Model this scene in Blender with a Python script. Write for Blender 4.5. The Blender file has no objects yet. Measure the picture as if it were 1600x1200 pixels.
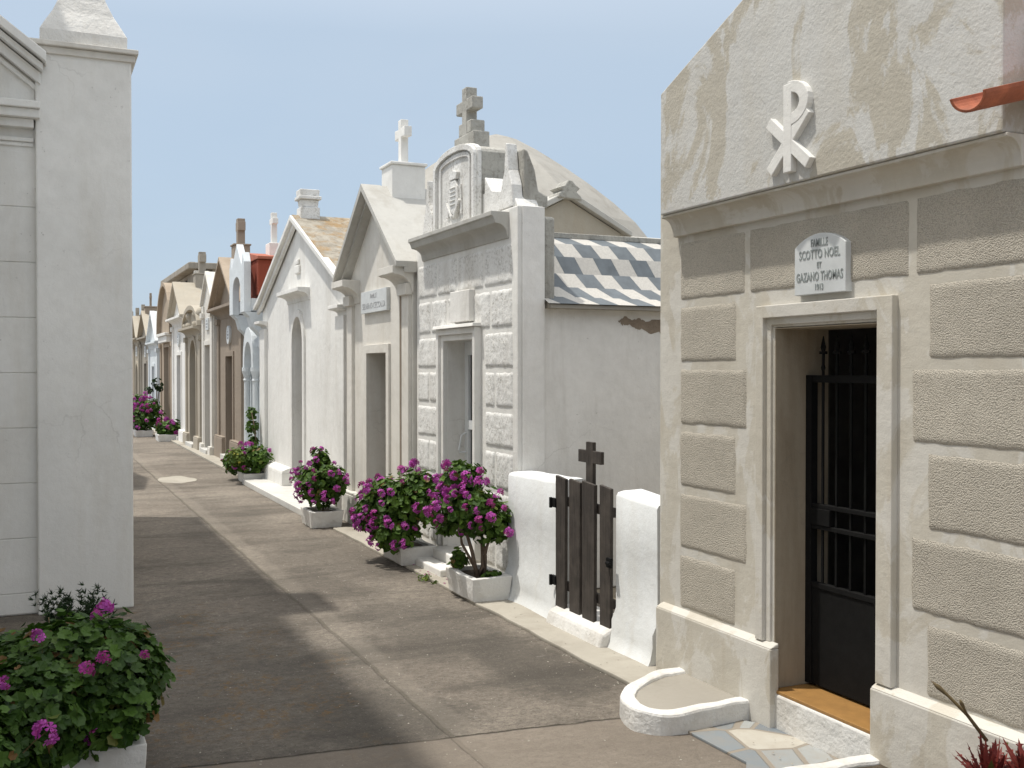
import bpy, bmesh, math, random
from mathutils import Vector, Matrix
from mathutils import noise as mnoise
random.seed(7)
# ------------------------------------------------------------------ helpers
# Author coordinates: s = metres along the lane away from the camera, p = metres across it, z = up.
# World: X = -s, Y = p, Z = z.
S = bpy.context.scene
COL = S.collection
def W3(s, p, z): return Vector((-s, p, z))

def link_tree(o): COL.objects.link(o)
def tag(o, label=None, cat=None, group=None, kind=None):
    if label: o['label'] = label
    if cat: o['category'] = cat
    if group: o['group'] = group
    if kind: o['kind'] = kind
    return o
GR = {'tomb': 'tomb chapels lining the lane', 'geranium': 'geraniums in planters along the lane', 'planter': 'planters along the lane', 'kerb': 'rounded kerbs by the gate'}
def thing(name, s, p, label, cat, group=None, z=0.0):
    group = group or GR.get(cat)
    o = bpy.data.objects.new(name, None); COL.objects.link(o)
    o.empty_display_size = 0.2
    o.location = W3(s, p, z)
    o['_w'] = 0
    del o['_w']
    return tag(o, label, cat, group)
WL = {}
def wloc(o):
    v = Vector((0, 0, 0))
    while o is not None:
        v += o.location; o = o.parent
    return v

class MB:
    def __init__(self): self.bm = bmesh.new(); self.mi = 0
    def v(self, s, p, z): return self.bm.verts.new((-s, p, z))
    def face(self, vs):
        try:
            f = self.bm.faces.new(vs); f.material_index = self.mi; return f
        except ValueError: return None
    def box(self, s0, s1, p0, p1, z0, z1, tap=0):
        a = [(s0,p0),(s1,p0),(s1,p1),(s0,p1)]
        cs, cp = (s0+s1)/2, (p0+p1)/2
        lo = [self.v(s,p,z0) for s,p in a]
        hi = [self.v(cs+(s-cs)*(1-tap), cp+(p-cp)*(1-tap), z1) for s,p in a]
        self.face(lo[::-1]); self.face(hi)
        for i in range(4): self.face([lo[i], lo[(i+1)%4], hi[(i+1)%4], hi[i]])
        return self
    def _fill(self, loops, mk):
        edges = []; vss = []
        for lp in loops:
            vs = [mk(a, b) for a, b in lp]; vss.append(vs)
            for i in range(len(vs)): edges.append(self.bm.edges.new((vs[i], vs[(i+1)%len(vs)])))
        if len(loops) == 1:
            self.face(vss[0])
        else:
            r = bmesh.ops.triangle_fill(self.bm, use_beauty=True, use_dissolve=False, edges=edges)
            for g in r['geom']:
                if isinstance(g, bmesh.types.BMFace): g.material_index = self.mi
        return vss
    def plate(self, outer, p0, p1, holes=()):
        """outline in the (s,z) plane extruded from p0 to p1"""
        loops = [outer] + list(holes)
        A = self._fill(loops, lambda a, b: self.v(a, p0, b))
        B = self._fill(loops, lambda a, b: self.v(a, p1, b))
        for a, b in zip(A, B):
            n = len(a)
            for i in range(n): self.face([a[i], a[(i+1)%n], b[(i+1)%n], b[i]])
        return self
    def sweep(self, prof, s0, s1, m0=0, m1=0):
        """profile in the (p,z) plane swept along s; m = mitre towards the lane (for returns)"""
        pm = max(a for a, b in prof)
        A = [self.v(s0 - (pm-a)*m0, a, b) for a, b in prof]
        B = [self.v(s1 + (pm-a)*m1, a, b) for a, b in prof]
        n = len(prof)
        self.face(A); self.face(B[::-1])
        for i in range(n): self.face([A[i], A[(i+1)%n], B[(i+1)%n], B[i]])
        return self
    def slab(self, pts, z0, z1):
        """outline in the (s,p) plane extruded in z; z1 may be less for a bevelled inner"""
        lo = [self.v(a, b, z0) for a, b in pts]; hi = [self.v(a, b, z1) for a, b in pts]
        self.face(lo[::-1]); self.face(hi); n = len(pts)
        for i in range(n): self.face([lo[i], lo[(i+1)%n], hi[(i+1)%n], hi[i]])
        return self
    def ring(self, outer, inner, z0, z1):
        n = len(outer)
        for a in range(n-1):
            o0, o1, i0, i1 = outer[a], outer[a+1], inner[a], inner[a+1]
            q = [o0, o1, i1, i0]
            lo = [self.v(x, y, z0) for x, y in q]
            hi = [self.v(x, y, z1) for x, y in q]
            self.face(hi); self.face([lo[0], lo[1], hi[1], hi[0]]); self.face([lo[2], lo[3], hi[3], hi[2]])
            if a == 0: self.face([lo[3], lo[0], hi[0], hi[3]])
            if a == n-2: self.face([lo[1], lo[2], hi[2], hi[1]])
        bmesh.ops.remove_doubles(self.bm, verts=self.bm.verts[:], dist=1e-5)
        return self
    def tube(self, pts, r, n=8, cap=True):
        """pts world-space Vectors; r float or list"""
        rings = []
        for i, c in enumerate(pts):
            c = Vector(c)
            d = (Vector(pts[min(i+1, len(pts)-1)]) - Vector(pts[max(i-1, 0)])).normalized()
            u = d.cross(Vector((0, 0, 1)))
            if u.length < .1: u = d.cross(Vector((1, 0, 0)))
            u.normalize(); w = d.cross(u)
            rr = r[i] if isinstance(r, (list, tuple)) else r
            rings.append([self.bm.verts.new(c + (u*math.cos(t)+w*math.sin(t))*rr) for t in [2*math.pi*k/n for k in range(n)]])
        for a, b in zip(rings, rings[1:]):
            for k in range(n): self.face([a[k], a[(k+1)%n], b[(k+1)%n], b[k]])
        if cap: self.face(rings[0][::-1]); self.face(rings[-1])
        return self
    def lathe(self, s, p, prof, n=16):
        rings = []
        for r, z in prof:
            rings.append([self.v(s+r*math.cos(2*math.pi*k/n), p+r*math.sin(2*math.pi*k/n), z) for k in range(n)])
        for a, b in zip(rings, rings[1:]):
            for k in range(n): self.face([a[k], a[(k+1)%n], b[(k+1)%n], b[k]])
        self.face(rings[0][::-1]); self.face(rings[-1])
        return self
    def rough(self, s0, s1, z0, z1, p, proud, cell=.035, amp=.01, seed=0, axis='p'):
        """hand-tooled block standing proud of the plane p towards the lane"""
        nx = max(3, int((s1-s0)/cell)); nz = max(3, int((z1-z0)/cell))
        g = []
        for i in range(nx+1):
            row = []
            for j in range(nz+1):
                s = s0+(s1-s0)*i/nx; z = z0+(z1-z0)*j/nz
                e = min(i, nx-i, j, nz-j)
                k = mnoise.noise(Vector((s*19+seed, z*19, seed*1.7)))+.6*mnoise.noise(Vector((s*47+seed, z*47, 5)))
                d = 0 if e == 0 else proud*(.8 if e == 1 else 1) + amp*k
                if e <= 1:
                    s += .006*mnoise.noise(Vector((z*14, s*3, seed+3))); z += .006*mnoise.noise(Vector((s*14, z*3, seed+9)))
                row.append(self.v(s, p-max(d, .0)+ (.002 if e == 0 else 0), z))
            g.append(row)
        for i in range(nx):
            for j in range(nz): self.face([g[i][j], g[i+1][j], g[i+1][j+1], g[i][j+1]])
        return self
    def build(self, name, mats, parent=None, bevel=0, smooth=False, norm=True, loc=None):
        if norm: bmesh.ops.recalc_face_normals(self.bm, faces=self.bm.faces[:])
        me = bpy.data.meshes.new(name)
        off = wloc(parent) if parent else (loc if loc is not None else Vector((0, 0, 0)))
        for v in self.bm.verts: v.co -= off
        self.bm.to_mesh(me); self.bm.free()
        if not isinstance(mats, (list, tuple)): mats = [mats]
        for m in mats: me.materials.append(m)
        o = bpy.data.objects.new(name, me); COL.objects.link(o)
        if parent: o.parent = parent
        elif loc is not None: o.location = loc
        if smooth: me.shade_smooth()
        if bevel:
            b = o.modifiers.new('bev', 'BEVEL'); b.width = bevel; b.segments = 2; b.limit_method = 'ANGLE'; b.angle_limit = math.radians(35)
        return o

def arc(cs, cz, rs, rz, a0, a1, n):
    return [(cs+rs*math.cos(math.radians(a0+(a1-a0)*i/n)), cz+rz*math.sin(math.radians(a0+(a1-a0)*i/n))) for i in range(n+1)]
def arch_hole(s0, s1, z0, zs, zt, pointed=False):
    """door hole; spring at zs, top at zt"""
    c = (s0+s1)/2; h = (s1-s0)/2
    if zs >= zt: return [(s0, z0), (s1, z0), (s1, zt), (s0, zt)]
    pts = [(s0, z0), (s1, z0)]
    n = 8
    for i in range(n+1):
        t = i/n
        if pointed: pts.append((s1-h*(1-math.cos(t*math.pi/2)) if False else c+h*math.cos(t*math.pi/2)**1.0, zs+(zt-zs)*math.sin(t*math.pi/2)**.8))
        else: pts.append((c+h*math.cos(t*math.pi/2), zs+(zt-zs)*math.sin(t*math.pi/2)))
    for i in range(1, n+1):
        t = 1-i/n
        if pointed: pts.append((c-h*math.cos(t*math.pi/2), zs+(zt-zs)*math.sin(t*math.pi/2)**.8))
        else: pts.append((c-h*math.cos(t*math.pi/2), zs+(zt-zs)*math.sin(t*math.pi/2)))
    return pts
def cavetto(p_wall, p_lip, zb, zt, lip=.05, n=6):
    """profile: wall at p_wall, lip at p_lip (smaller p), back kept inside the wall"""
    pts = [(p_wall+.01, zt), (p_lip, zt), (p_lip, zt-lip), (p_lip+.015, zt-lip-.004)]
    a, b = p_lip+.02, p_wall
    h = (zt-lip-.01)-zb
    for i in range(n+1):
        t = i/n*math.pi/2
        pts.append((a+(b-.012-a)*math.sin(t), zb+.02+(h-.02)*(math.cos(t))))
    pts += [(b-.012, zb), (b+.01, zb)]
    return pts

# ------------------------------------------------------------------ materials
def nt(name):
    m = bpy.data.materials.new(name); m.use_nodes = True
    t = m.node_tree; b = t.nodes['Principled BSDF']; return m, t, b
def N(t, typ, **k):
    n = t.nodes.new(typ)
    for a, v in k.items(): setattr(n, a, v)
    return n
def noise(t, vec, scale, detail=4, rough=.55, dist=0):
    n = N(t, 'ShaderNodeTexNoise'); n.inputs['Scale'].default_value = scale
    n.inputs['Detail'].default_value = detail; n.inputs['Roughness'].default_value = rough
    n.inputs['Distortion'].default_value = dist
    if vec: t.links.new(vec, n.inputs['Vector'])
    return n.outputs['Fac']
def ramp(t, fac, a, b, ca=(0,0,0,1), cb=(1,1,1,1)):
    r = N(t, 'ShaderNodeValToRGB'); e = r.color_ramp.elements
    e[0].position = a; e[1].position = b; e[0].color = ca; e[1].color = cb
    t.links.new(fac, r.inputs['Fac']); return r.outputs['Color']
def mixc(t, fac, a, b, mode='MIX'):
    m = N(t, 'ShaderNodeMix', data_type='RGBA', blend_type=mode)
    for sock, v in ((m.inputs[0], fac), (m.inputs[6], a), (m.inputs[7], b)):
        if isinstance(v, bpy.types.NodeSocket): t.links.new(v, sock)
        elif isinstance(v, (int, float)): sock.default_value = v
        else: sock.default_value = (*v, 1) if len(v) == 3 else v
    return m.outputs[2]
def mapping(t, vec, sc, loc=(0,0,0), rot=(0,0,0)):
    m = N(t, 'ShaderNodeMapping'); m.inputs['Scale'].default_value = sc; m.inputs['Location'].default_value = loc
    m.inputs['Rotation'].default_value = rot
    t.links.new(vec, m.inputs['Vector']); return m.outputs['Vector']
def math_(t, op, a, b=0):
    m = N(t, 'ShaderNodeMath', operation=op)
    for i, v in enumerate((a, b)):
        if isinstance(v, bpy.types.NodeSocket): t.links.new(v, m.inputs[i])
        else: m.inputs[i].default_value = v
    return m.outputs[0]
def bump(t, b, fac, strength, dist, prev=None):
    n = N(t, 'ShaderNodeBump'); n.inputs['Strength'].default_value = strength; n.inputs['Distance'].default_value = dist
    t.links.new(fac, n.inputs['Height'])
    if prev: t.links.new(prev, n.inputs['Normal'])
    t.links.new(n.outputs['Normal'], b.inputs['Normal']); return n.outputs['Normal']

def plaster(name, col, stain=(.30,.25,.18), amt=.35, speck=.35, patch=None, pamt=0, rough=.92, bs=.35, streak=(2.6,2.6,.45), fine=120, fb=.25):
    m, t, b = nt(name)
    tc = N(t, 'ShaderNodeTexCoord').outputs['Object']
    v1 = noise(t, tc, 1.1, 5, .6)
    c = mixc(t, ramp(t, v1, .3, .7), tuple(x*.88 for x in col), tuple(min(1, x*1.04) for x in col))
    st = noise(t, mapping(t, tc, streak, (3.1, 1.7, .4)), 1.5, 7, .65, .4)
    c = mixc(t, math_(t, 'MULTIPLY', ramp(t, st, .50, .78), amt), c, stain)
    fn = noise(t, tc, 9, 6, .7)
    c = mixc(t, math_(t, 'MULTIPLY', ramp(t, fn, .38, .68), .12), c, tuple(x*.68 for x in stain))
    if patch:
        pn = noise(t, mapping(t, tc, (1, 1, .62), (5.3, 2.2, 7.7)), 2.6, 10, .66, .8)
        c = mixc(t, math_(t, 'MULTIPLY', ramp(t, pn, .495, .53), pamt), c, patch)
    if speck:
        sp = noise(t, tc, 26, 3, .7)
        big = noise(t, tc, 1.9, 3, .5)
        k = math_(t, 'MULTIPLY', ramp(t, sp, .66, .74), ramp(t, big, .42, .68))
        c = mixc(t, math_(t, 'MULTIPLY', k, speck), c, (.12,.105,.085))
    wv = N(t, 'ShaderNodeVectorMath', operation='ADD'); nz_ = N(t, 'ShaderNodeTexNoise'); nz_.inputs['Scale'].default_value = 3.5; nz_.inputs['Detail'].default_value = 5
    t.links.new(tc, nz_.inputs['Vector']); sc_ = N(t, 'ShaderNodeVectorMath', operation='SCALE'); sc_.inputs['Scale'].default_value = .45; t.links.new(nz_.outputs['Color'], sc_.inputs[0])
    t.links.new(tc, wv.inputs[0]); t.links.new(sc_.outputs[0], wv.inputs[1])
    ck = N(t, 'ShaderNodeTexVoronoi', feature='DISTANCE_TO_EDGE'); ck.inputs['Scale'].default_value = 1.1; t.links.new(wv.outputs[0], ck.inputs['Vector'])
    km = math_(t, 'MULTIPLY', ramp(t, ck.outputs['Distance'], .002, .0065, (1,1,1,1), (0,0,0,1)), ramp(t, noise(t, mapping(t, tc, (1,1,1), (3,8,2)), 1.3, 2), .54, .66))
    c = mixc(t, math_(t, 'MULTIPLY', km, .22), c, (.22,.20,.17))
    t.links.new(c, b.inputs['Base Color']); b.inputs['Roughness'].default_value = rough
    b.inputs['Specular IOR Level'].default_value = .25
    n1 = bump(t, b, noise(t, tc, 7, 6, .6), bs, .02)
    bump(t, b, noise(t, tc, fine, 4, .6), fb, .004, n1)
    return m
def simple(name, col, rough=.7, var=.15, sc=12, bs=.2, metal=0, bd=.004):
    m, t, b = nt(name); tc = N(t, 'ShaderNodeTexCoord').outputs['Object']
    n = noise(t, tc, sc, 5, .65)
    c = mixc(t, ramp(t, n, .3, .7), tuple(x*(1-var) for x in col), tuple(min(1,x*(1+var)) for x in col))
    t.links.new(c, b.inputs['Base Color']); b.inputs['Roughness'].default_value = rough; b.inputs['Metallic'].default_value = metal
    if bs: bump(t, b, noise(t, tc, sc*4, 4, .6), bs, bd)
    return m
def pebbledash(name, col):
    m, t, b = nt(name); tc = N(t, 'ShaderNodeTexCoord').outputs['Object']
    v = N(t, 'ShaderNodeTexVoronoi'); v.inputs['Scale'].default_value = 190; t.links.new(tc, v.inputs['Vector'])
    n = noise(t, tc, 1.7, 4, .6); f = noise(t, tc, 140, 3, .7); md = noise(t, tc, 75, 4, .8)
    c = mixc(t, ramp(t, n, .3, .7), tuple(x*.84 for x in col), tuple(x*1.12 for x in col))
    c = mixc(t, math_(t, 'MULTIPLY', ramp(t, v.outputs['Distance'], .25, .75), .55), c, tuple(x*.5 for x in col))
    c = mixc(t, math_(t, 'MULTIPLY', ramp(t, md, .5, .7), .5), c, (.50,.46,.39))
    t.links.new(c, b.inputs['Base Color']); b.inputs['Roughness'].default_value = .95; b.inputs['Specular IOR Level'].default_value = .2
    n0 = bump(t, b, md, .3, .006)
    n1 = bump(t, b, math_(t, 'SUBTRACT', 1, v.outputs['Distance']), .6, .007, n0)
    bump(t, b, f, .5, .008, n1)
    return m
def leafmat(name, a, b_, c_, spots=None):
    m, t, b = nt(name)
    g = N(t, 'ShaderNodeNewGeometry')
    r = N(t, 'ShaderNodeValToRGB'); e = r.color_ramp.elements
    e[0].position = 0; e[0].color = (*a, 1); e[1].position = .965; e[1].color = (*b_, 1)
    x = r.color_ramp.elements.new(.985); x.color = (*c_, 1)
    x = r.color_ramp.elements.new(.45); x.color = tuple((i+j)/2*.9 for i, j in zip(a, b_)) + (1,)
    t.links.new(g.outputs['Random Per Island'], r.inputs['Fac'])
    t.links.new(r.outputs['Color'], b.inputs['Base Color']); b.inputs['Roughness'].default_value = .55
    b.inputs['Specular IOR Level'].default_value = .3
    tr = N(t, 'ShaderNodeBsdfTranslucent'); t.links.new(r.outputs['Color'], tr.inputs['Color'])
    mx = N(t, 'ShaderNodeMixShader'); mx.inputs[0].default_value = .25
    out = t.nodes['Material Output']
    t.links.new(b.outputs[0], mx.inputs[1]); t.links.new(tr.outputs[0], mx.inputs[2]); t.links.new(mx.outputs[0], out.inputs['Surface'])
    return m

M = {}
M['white'] = plaster('whitewash', (.80,.79,.755), (.46,.42,.35), .35, .55)
M['white_l'] = plaster('whitewash_left', (.83,.82,.785), (.58,.54,.46), .45, .6, bs=.3)
M['white_garden'] = plaster('whitewash_garden_wall', (.76,.78,.78), (.48,.43,.33), .3, .2, bs=.35)
M['white_block'] = plaster('whitewashed_block', (.80,.795,.77), (.40,.36,.30), .5, 1.0, bs=.6, fine=55, fb=1.0)
M['side'] = plaster('side_wall', (.84,.825,.79), (.40,.37,.31), .4, .6)
M['cream'] = plaster('cream_render', (.72,.695,.64), (.42,.36,.27), .4, .3)
M['greyroof'] = plaster('cement_roof', (.50,.49,.455), (.32,.29,.24), .6, .5)
M['oldstone'] = plaster('weathered_stone', (.44,.43,.39), (.17,.155,.13), .9, 1.0, bs=.9)
M['tan'] = plaster('tan_render', (.575,.54,.465), (.40,.345,.26), .65, .2, patch=(.67,.66,.63), pamt=.45)
M['gable'] = plaster('patched_render', (.58,.575,.55), (.46,.40,.29), .25, .2, patch=(.42,.38,.30), pamt=.7, fine=70, fb=.7)
M['beige'] = plaster('beige_render', (.43,.39,.32), (.40,.32,.22), .4, .2)
M['brown'] = plaster('brown_stone', (.33,.275,.22), (.20,.16,.12), .5, .4)
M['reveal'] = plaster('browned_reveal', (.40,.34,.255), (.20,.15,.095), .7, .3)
M['brown_l'] = plaster('light_brown_stone', (.42,.345,.265), (.25,.20,.15), .5, .4)
M['dome'] = plaster('dome_cement', (.37,.355,.32), (.22,.20,.17), .7, .9)
M['bluewhite'] = plaster('bluish_whitewash', (.70,.74,.76), (.42,.44,.44), .3, .2)
M['concrete'] = plaster('bare_concrete', (.36,.33,.28), (.16,.14,.12), .7, .8)
def add_grain(m, col, amt, sc):
    t = m.node_tree; b = t.nodes['Principled BSDF']; src = b.inputs['Base Color'].links[0].from_socket
    tc = N(t, 'ShaderNodeTexCoord').outputs['Object']
    k = math_(t, 'MULTIPLY', ramp(t, noise(t, tc, sc, 5, .75), .50, .60), ramp(t, noise(t, tc, 3.2, 4, .6), .36, .60))
    t.links.new(mixc(t, math_(t, 'MULTIPLY', k, amt), src, col), b.inputs['Base Color'])
add_grain(M['white_block'], (.36,.34,.30), .75, 46)
add_grain(M['oldstone'], (.20,.185,.16), .7, 30)
M['kerbwhite'] = plaster('painted_kerb', (.74,.73,.70), (.40,.34,.26), .6, 1.0, bs=1.0, fine=40, fb=.8)
M['cement'] = plaster('cement_fill', (.34,.315,.27), (.20,.18,.14), .5, .3)
M['pave'] = plaster('pavement_cement', (.42,.39,.33), (.22,.19,.15), .7, .6, streak=(1.5,1.5,1.5))
M['pavew'] = plaster('pale_step_cement', (.60,.59,.555), (.36,.33,.28), .5, .4, streak=(1.5,1.5,1.5))
M['dash'] = pebbledash('pebbledash', (.56,.515,.435))
M['red'] = plaster('red_render', (.30,.075,.045), (.20,.06,.04), .4, .1)
M['redroof'] = plaster('red_roof', (.42,.15,.10), (.30,.10,.07), .5, .3)
M['tileterra'] = simple('terracotta', (.34,.10,.045), .7, .4, 11, .4)
M['marble'] = simple('marble', (.60,.62,.62), .45, .10, 7, .05)
M['letter'] = simple('grey_letter', (.26,.285,.28), .7, .3, 40, 0)
M['letter_faint'] = simple('faint_letter', (.40,.41,.42), .8, .1, 40, 0)
M['iron'] = simple('black_iron', (.008,.008,.008), .75, .2, 20, .15)
M['dark'] = simple('dark_interior', (.035,.032,.03), .9, .2, 5, 0)
M['door_dark'] = simple('dark_door', (.06,.05,.045), .6, .2, 9, .2)
M['door_grey'] = simple('grey_door', (.14,.135,.13), .6, .2, 9, .2)
M['pvc'] = simple('white_door_frame', (.72,.74,.75), .35, .03, 3, 0)
M['inner'] = simple('shade_dark_plaster', (.13,.12,.105), .95, .3, 4, .2)  # dimness of the tomb interior put into the plaster colour
M['wood'] = None
M['ochre'] = simple('ochre_sill', (.31,.165,.05), .55, .15, 14, .15)
M['soil'] = simple('soil', (.06,.045,.03), .95, .4, 30, .8)
M['bark'] = simple('bark', (.14,.10,.07), .9, .35, 30, .8)
M['bluetile'] = simple('blue_grey_tile', (.125,.145,.16), .6, .22, 7, .15)
M['paletile'] = simple('pale_tile', (.50,.48,.44), .7, .12, 60, .3)
M['petal'] = leafmat('magenta_petals', (.40,.035,.33), (.64,.15,.58), (.78,.40,.74))
M['petal_dark'] = leafmat('deep_pink_petals', (.25,.03,.12), (.45,.05,.30), (.5,.1,.3))
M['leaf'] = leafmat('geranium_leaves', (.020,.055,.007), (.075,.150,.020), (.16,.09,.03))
M['leaf_row'] = leafmat('geranium_leaves_sunny', (.028,.072,.008), (.105,.190,.026), (.20,.13,.04))  # lighter copy of the geranium leaves, sunlight put into the colour
M['leaf2'] = leafmat('yellowish_leaves', (.05,.10,.015), (.16,.21,.03), (.35,.32,.05))
M['leaf_dk'] = leafmat('dark_needles', (.010,.028,.010), (.035,.065,.022), (.05,.05,.02))
M['rednleaf'] = leafmat('red_succulent', (.10,.015,.015), (.24,.045,.035), (.10,.12,.03))
M['stem'] = simple('green_brown_stem', (.12,.085,.035), .7, .3, 20, .2)

def wood():
    m, t, b = nt('weathered_dark_wood'); tc = N(t, 'ShaderNodeTexCoord').outputs['Object']
    g = noise(t, mapping(t, tc, (22, 22, 1.1)), 3, 7, .7, .5); f = noise(t, tc, 8, 4, .6)
    c = mixc(t, ramp(t, g, .3, .7), (.015,.012,.010), (.065,.052,.042))
    c = mixc(t, math_(t, 'MULTIPLY', ramp(t, f, .45, .7), .35), c, (.13,.11,.09))
    t.links.new(c, b.inputs['Base Color']); b.inputs['Roughness'].default_value = .8
    bump(t, b, g, .6, .006); return m
M['wood'] = wood()
M['iron'].node_tree.nodes['Principled BSDF'].inputs['Specular IOR Level'].default_value = .15
def lichen_roof():
    m, t, b = nt('lichen_roof'); tc = N(t, 'ShaderNodeTexCoord').outputs['Object']
    a = noise(t, tc, 5, 8, .7); l = noise(t, tc, 9, 6, .75); l2 = noise(t, mapping(t, tc, (1,1,1), (9,9,9)), 4, 6, .7)
    c = mixc(t, ramp(t, a, .3, .7), (.20,.175,.135), (.42,.385,.32))
    c = mixc(t, math_(t, 'MULTIPLY', ramp(t, l2, .46, .6), .75), c, (.27,.16,.05))
    c = mixc(t, math_(t, 'MULTIPLY', ramp(t, l, .56, .66), .7), c, (.13,.11,.085))
    t.links.new(c, b.inputs['Base Color']); b.inputs['Roughness'].default_value = .95
    bump(t, b, l, .8, .02); return m
M['lichen'] = lichen_roof()
def lane_mat():
    m, t, b = nt('lane_concrete'); tc = N(t, 'ShaderNodeTexCoord').outputs['Object']
    sep = N(t, 'ShaderNodeSeparateXYZ'); t.links.new(tc, sep.inputs[0]); X, Y = sep.outputs[0], sep.outputs[1]
    v = noise(t, tc, .7, 5, .6)
    c = mixc(t, ramp(t, v, .32, .68), (0.226,0.194,0.158), (0.355,0.311,0.256))
    f = noise(t, mapping(t, tc, (1.3, .8, 1)), 20, 10, .85)
    c = mixc(t, math_(t, 'MULTIPLY', ramp(t, f, .40, .62), .80), c, (0.109,0.095,0.081))
    # broad dark dirt, drawn out across the lane
    st = noise(t, mapping(t, tc, (1.5, .55, 1), (2, 1.3, 0)), 1.5, 7, .68, .5)
    c = mixc(t, math_(t, 'MULTIPLY', ramp(t, st, .47, .64), .6), c, (0.090,0.080,0.067))
    # dirty near area
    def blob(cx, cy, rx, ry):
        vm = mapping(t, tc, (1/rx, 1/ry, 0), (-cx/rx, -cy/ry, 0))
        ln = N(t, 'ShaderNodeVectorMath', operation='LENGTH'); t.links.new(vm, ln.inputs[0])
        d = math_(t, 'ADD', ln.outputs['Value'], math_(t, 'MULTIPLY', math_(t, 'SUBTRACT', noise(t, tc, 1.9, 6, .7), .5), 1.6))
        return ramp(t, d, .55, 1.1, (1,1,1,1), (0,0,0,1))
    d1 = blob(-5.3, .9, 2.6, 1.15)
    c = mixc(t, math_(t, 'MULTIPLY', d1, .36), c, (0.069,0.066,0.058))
    for (cx, cy, rx, ry, k) in ((-5.5, 2.62, .9, .35, .6), (-6.6, 2.35, 1.1, .5, .45), (-9.5, 2.4, 1.8, .6, .35), (-4.9, 1.55, .6, .5, .5), (-12.5, 2.0, 2.0, .6, .3), (-8.2, 1.9, .8, .5, .35)):
        c = mixc(t, math_(t, 'MULTIPLY', blob(cx, cy, rx, ry), k), c, (0.081,0.073,0.062))
    # orange lichen
    li = noise(t, tc, 13, 6, .8); lj = noise(t, tc, 2.4, 4, .6)
    k = math_(t, 'MULTIPLY', math_(t, 'MULTIPLY', ramp(t, li, .50, .60), ramp(t, lj, .45, .6)), blob(-5.9, .75, 2.6, .95))
    c = mixc(t, math_(t, 'MULTIPLY', k, .6), c, (0.251,0.132,0.029))
    # pale worn scuffs
    sc = noise(t, mapping(t, tc, (2.2, .9, 1), (7, 3, 0)), 5, 6, .8)
    c = mixc(t, math_(t, 'MULTIPLY', ramp(t, sc, .62, .70), .42), c, (0.421,0.402,0.371))
    pk = noise(t, tc, 70, 3, .75)
    c = mixc(t, math_(t, 'MULTIPLY', ramp(t, pk, .56, .66), .75), c, (0.080,0.070,0.058))
    c = mixc(t, math_(t, 'MULTIPLY', ramp(t, noise(t, mapping(t, tc, (1,1,1), (4,4,4)), 55, 3, .75), .61, .70), .45), c, (0.480,0.462,0.417))
    # seam along the lane and a crack across it
    def line(coord, pos, w, other, amp, scl):
        wob = math_(t, 'MULTIPLY', math_(t, 'SUBTRACT', noise(t, tc, scl, 5, .6), .5), amp)
        d = math_(t, 'ABSOLUTE', math_(t, 'ADD', math_(t, 'SUBTRACT', coord, pos), wob))
        return ramp(t, d, w*.5, w, (1,1,1,1), (0,0,0,1))
    seam = line(Y, 1.76, .016, X, .06, 3)
    c = mixc(t, math_(t, 'MULTIPLY', line(Y, 1.83, .10, X, .1, 2), .16), c, (0.377,0.336,0.278))
    c = mixc(t, math_(t, 'MULTIPLY', seam, .45), c, (0.101,0.089,0.069))
    sk = math_(t, 'ADD', X, math_(t, 'MULTIPLY', Y, -.10))
    cr = line(sk, -4.72, .012, Y, .10, 4)
    c = mixc(t, math_(t, 'MULTIPLY', cr, .9), c, (0.051,0.045,0.034))
    # the apron on the near side of the crack is warmer and paler
    near = ramp(t, math_(t, 'ADD', sk, 4.72), 0, .02)
    c = mixc(t, math_(t, 'MULTIPLY', near, .5), c, (0.327,0.276,0.223))
    cr2 = line(math_(t, 'ADD', X, math_(t, 'MULTIPLY', Y, .12)), -8.35, .012, Y, .22, 2.5)
    c = mixc(t, math_(t, 'MULTIPLY', cr2, .5), c, (0.087,0.075,0.062))
    t.links.new(c, b.inputs['Base Color']); b.inputs['Roughness'].default_value = .93; b.inputs['Specular IOR Level'].default_value = .22
    n1 = bump(t, b, noise(t, tc, 3, 7, .65), .35, .05)
    n2 = bump(t, b, f, 1.0, .018, n1)
    n3 = bump(t, b, pk, .6, .006, n2)
    bump(t, b, math_(t, 'SUBTRACT', 1, math_(t, 'MAXIMUM', seam, cr)), .8, .01, n3)
    return m
M['lane'] = lane_mat()
M['earth'] = simple('dry_earth', (.26,.22,.16), .95, .25, .8, .4, bd=.02)
def slate_mat():
    m, t, b = nt('crazy_paving'); tc = N(t, 'ShaderNodeTexCoord').outputs['Object']
    a = N(t, 'ShaderNodeTexVoronoi'); a.inputs['Scale'].default_value = 4.2; t.links.new(tc, a.inputs['Vector'])
    e = N(t, 'ShaderNodeTexVoronoi', feature='DISTANCE_TO_EDGE'); e.inputs['Scale'].default_value = 4.2; t.links.new(tc, e.inputs['Vector'])
    s = N(t, 'ShaderNodeSeparateColor'); t.links.new(a.outputs['Color'], s.inputs[0])
    c = mixc(t, ramp(t, s.outputs[0], .25, .75), (.15,.18,.205), (.33,.345,.34))
    c = mixc(t, ramp(t, s.outputs[1], .78, .82), c, (.52,.48,.40))
    n = noise(t, tc, 11, 6, .7)
    c = mixc(t, math_(t, 'MULTIPLY', ramp(t, n, .4, .7), .35), c, (.30,.24,.17))
    j = ramp(t, math_(t, 'ADD', e.outputs['Distance'], math_(t, 'MULTIPLY', math_(t, 'SUBTRACT', n, .5), .05)), .03, .045, (1,1,1,1), (0,0,0,1))
    c = mixc(t, j, c, (.27,.235,.19))
    t.links.new(c, b.inputs['Base Color']); b.inputs['Roughness'].default_value = .7
    bump(t, b, math_(t, 'SUBTRACT', 1, j), .5, .01); return m
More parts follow.
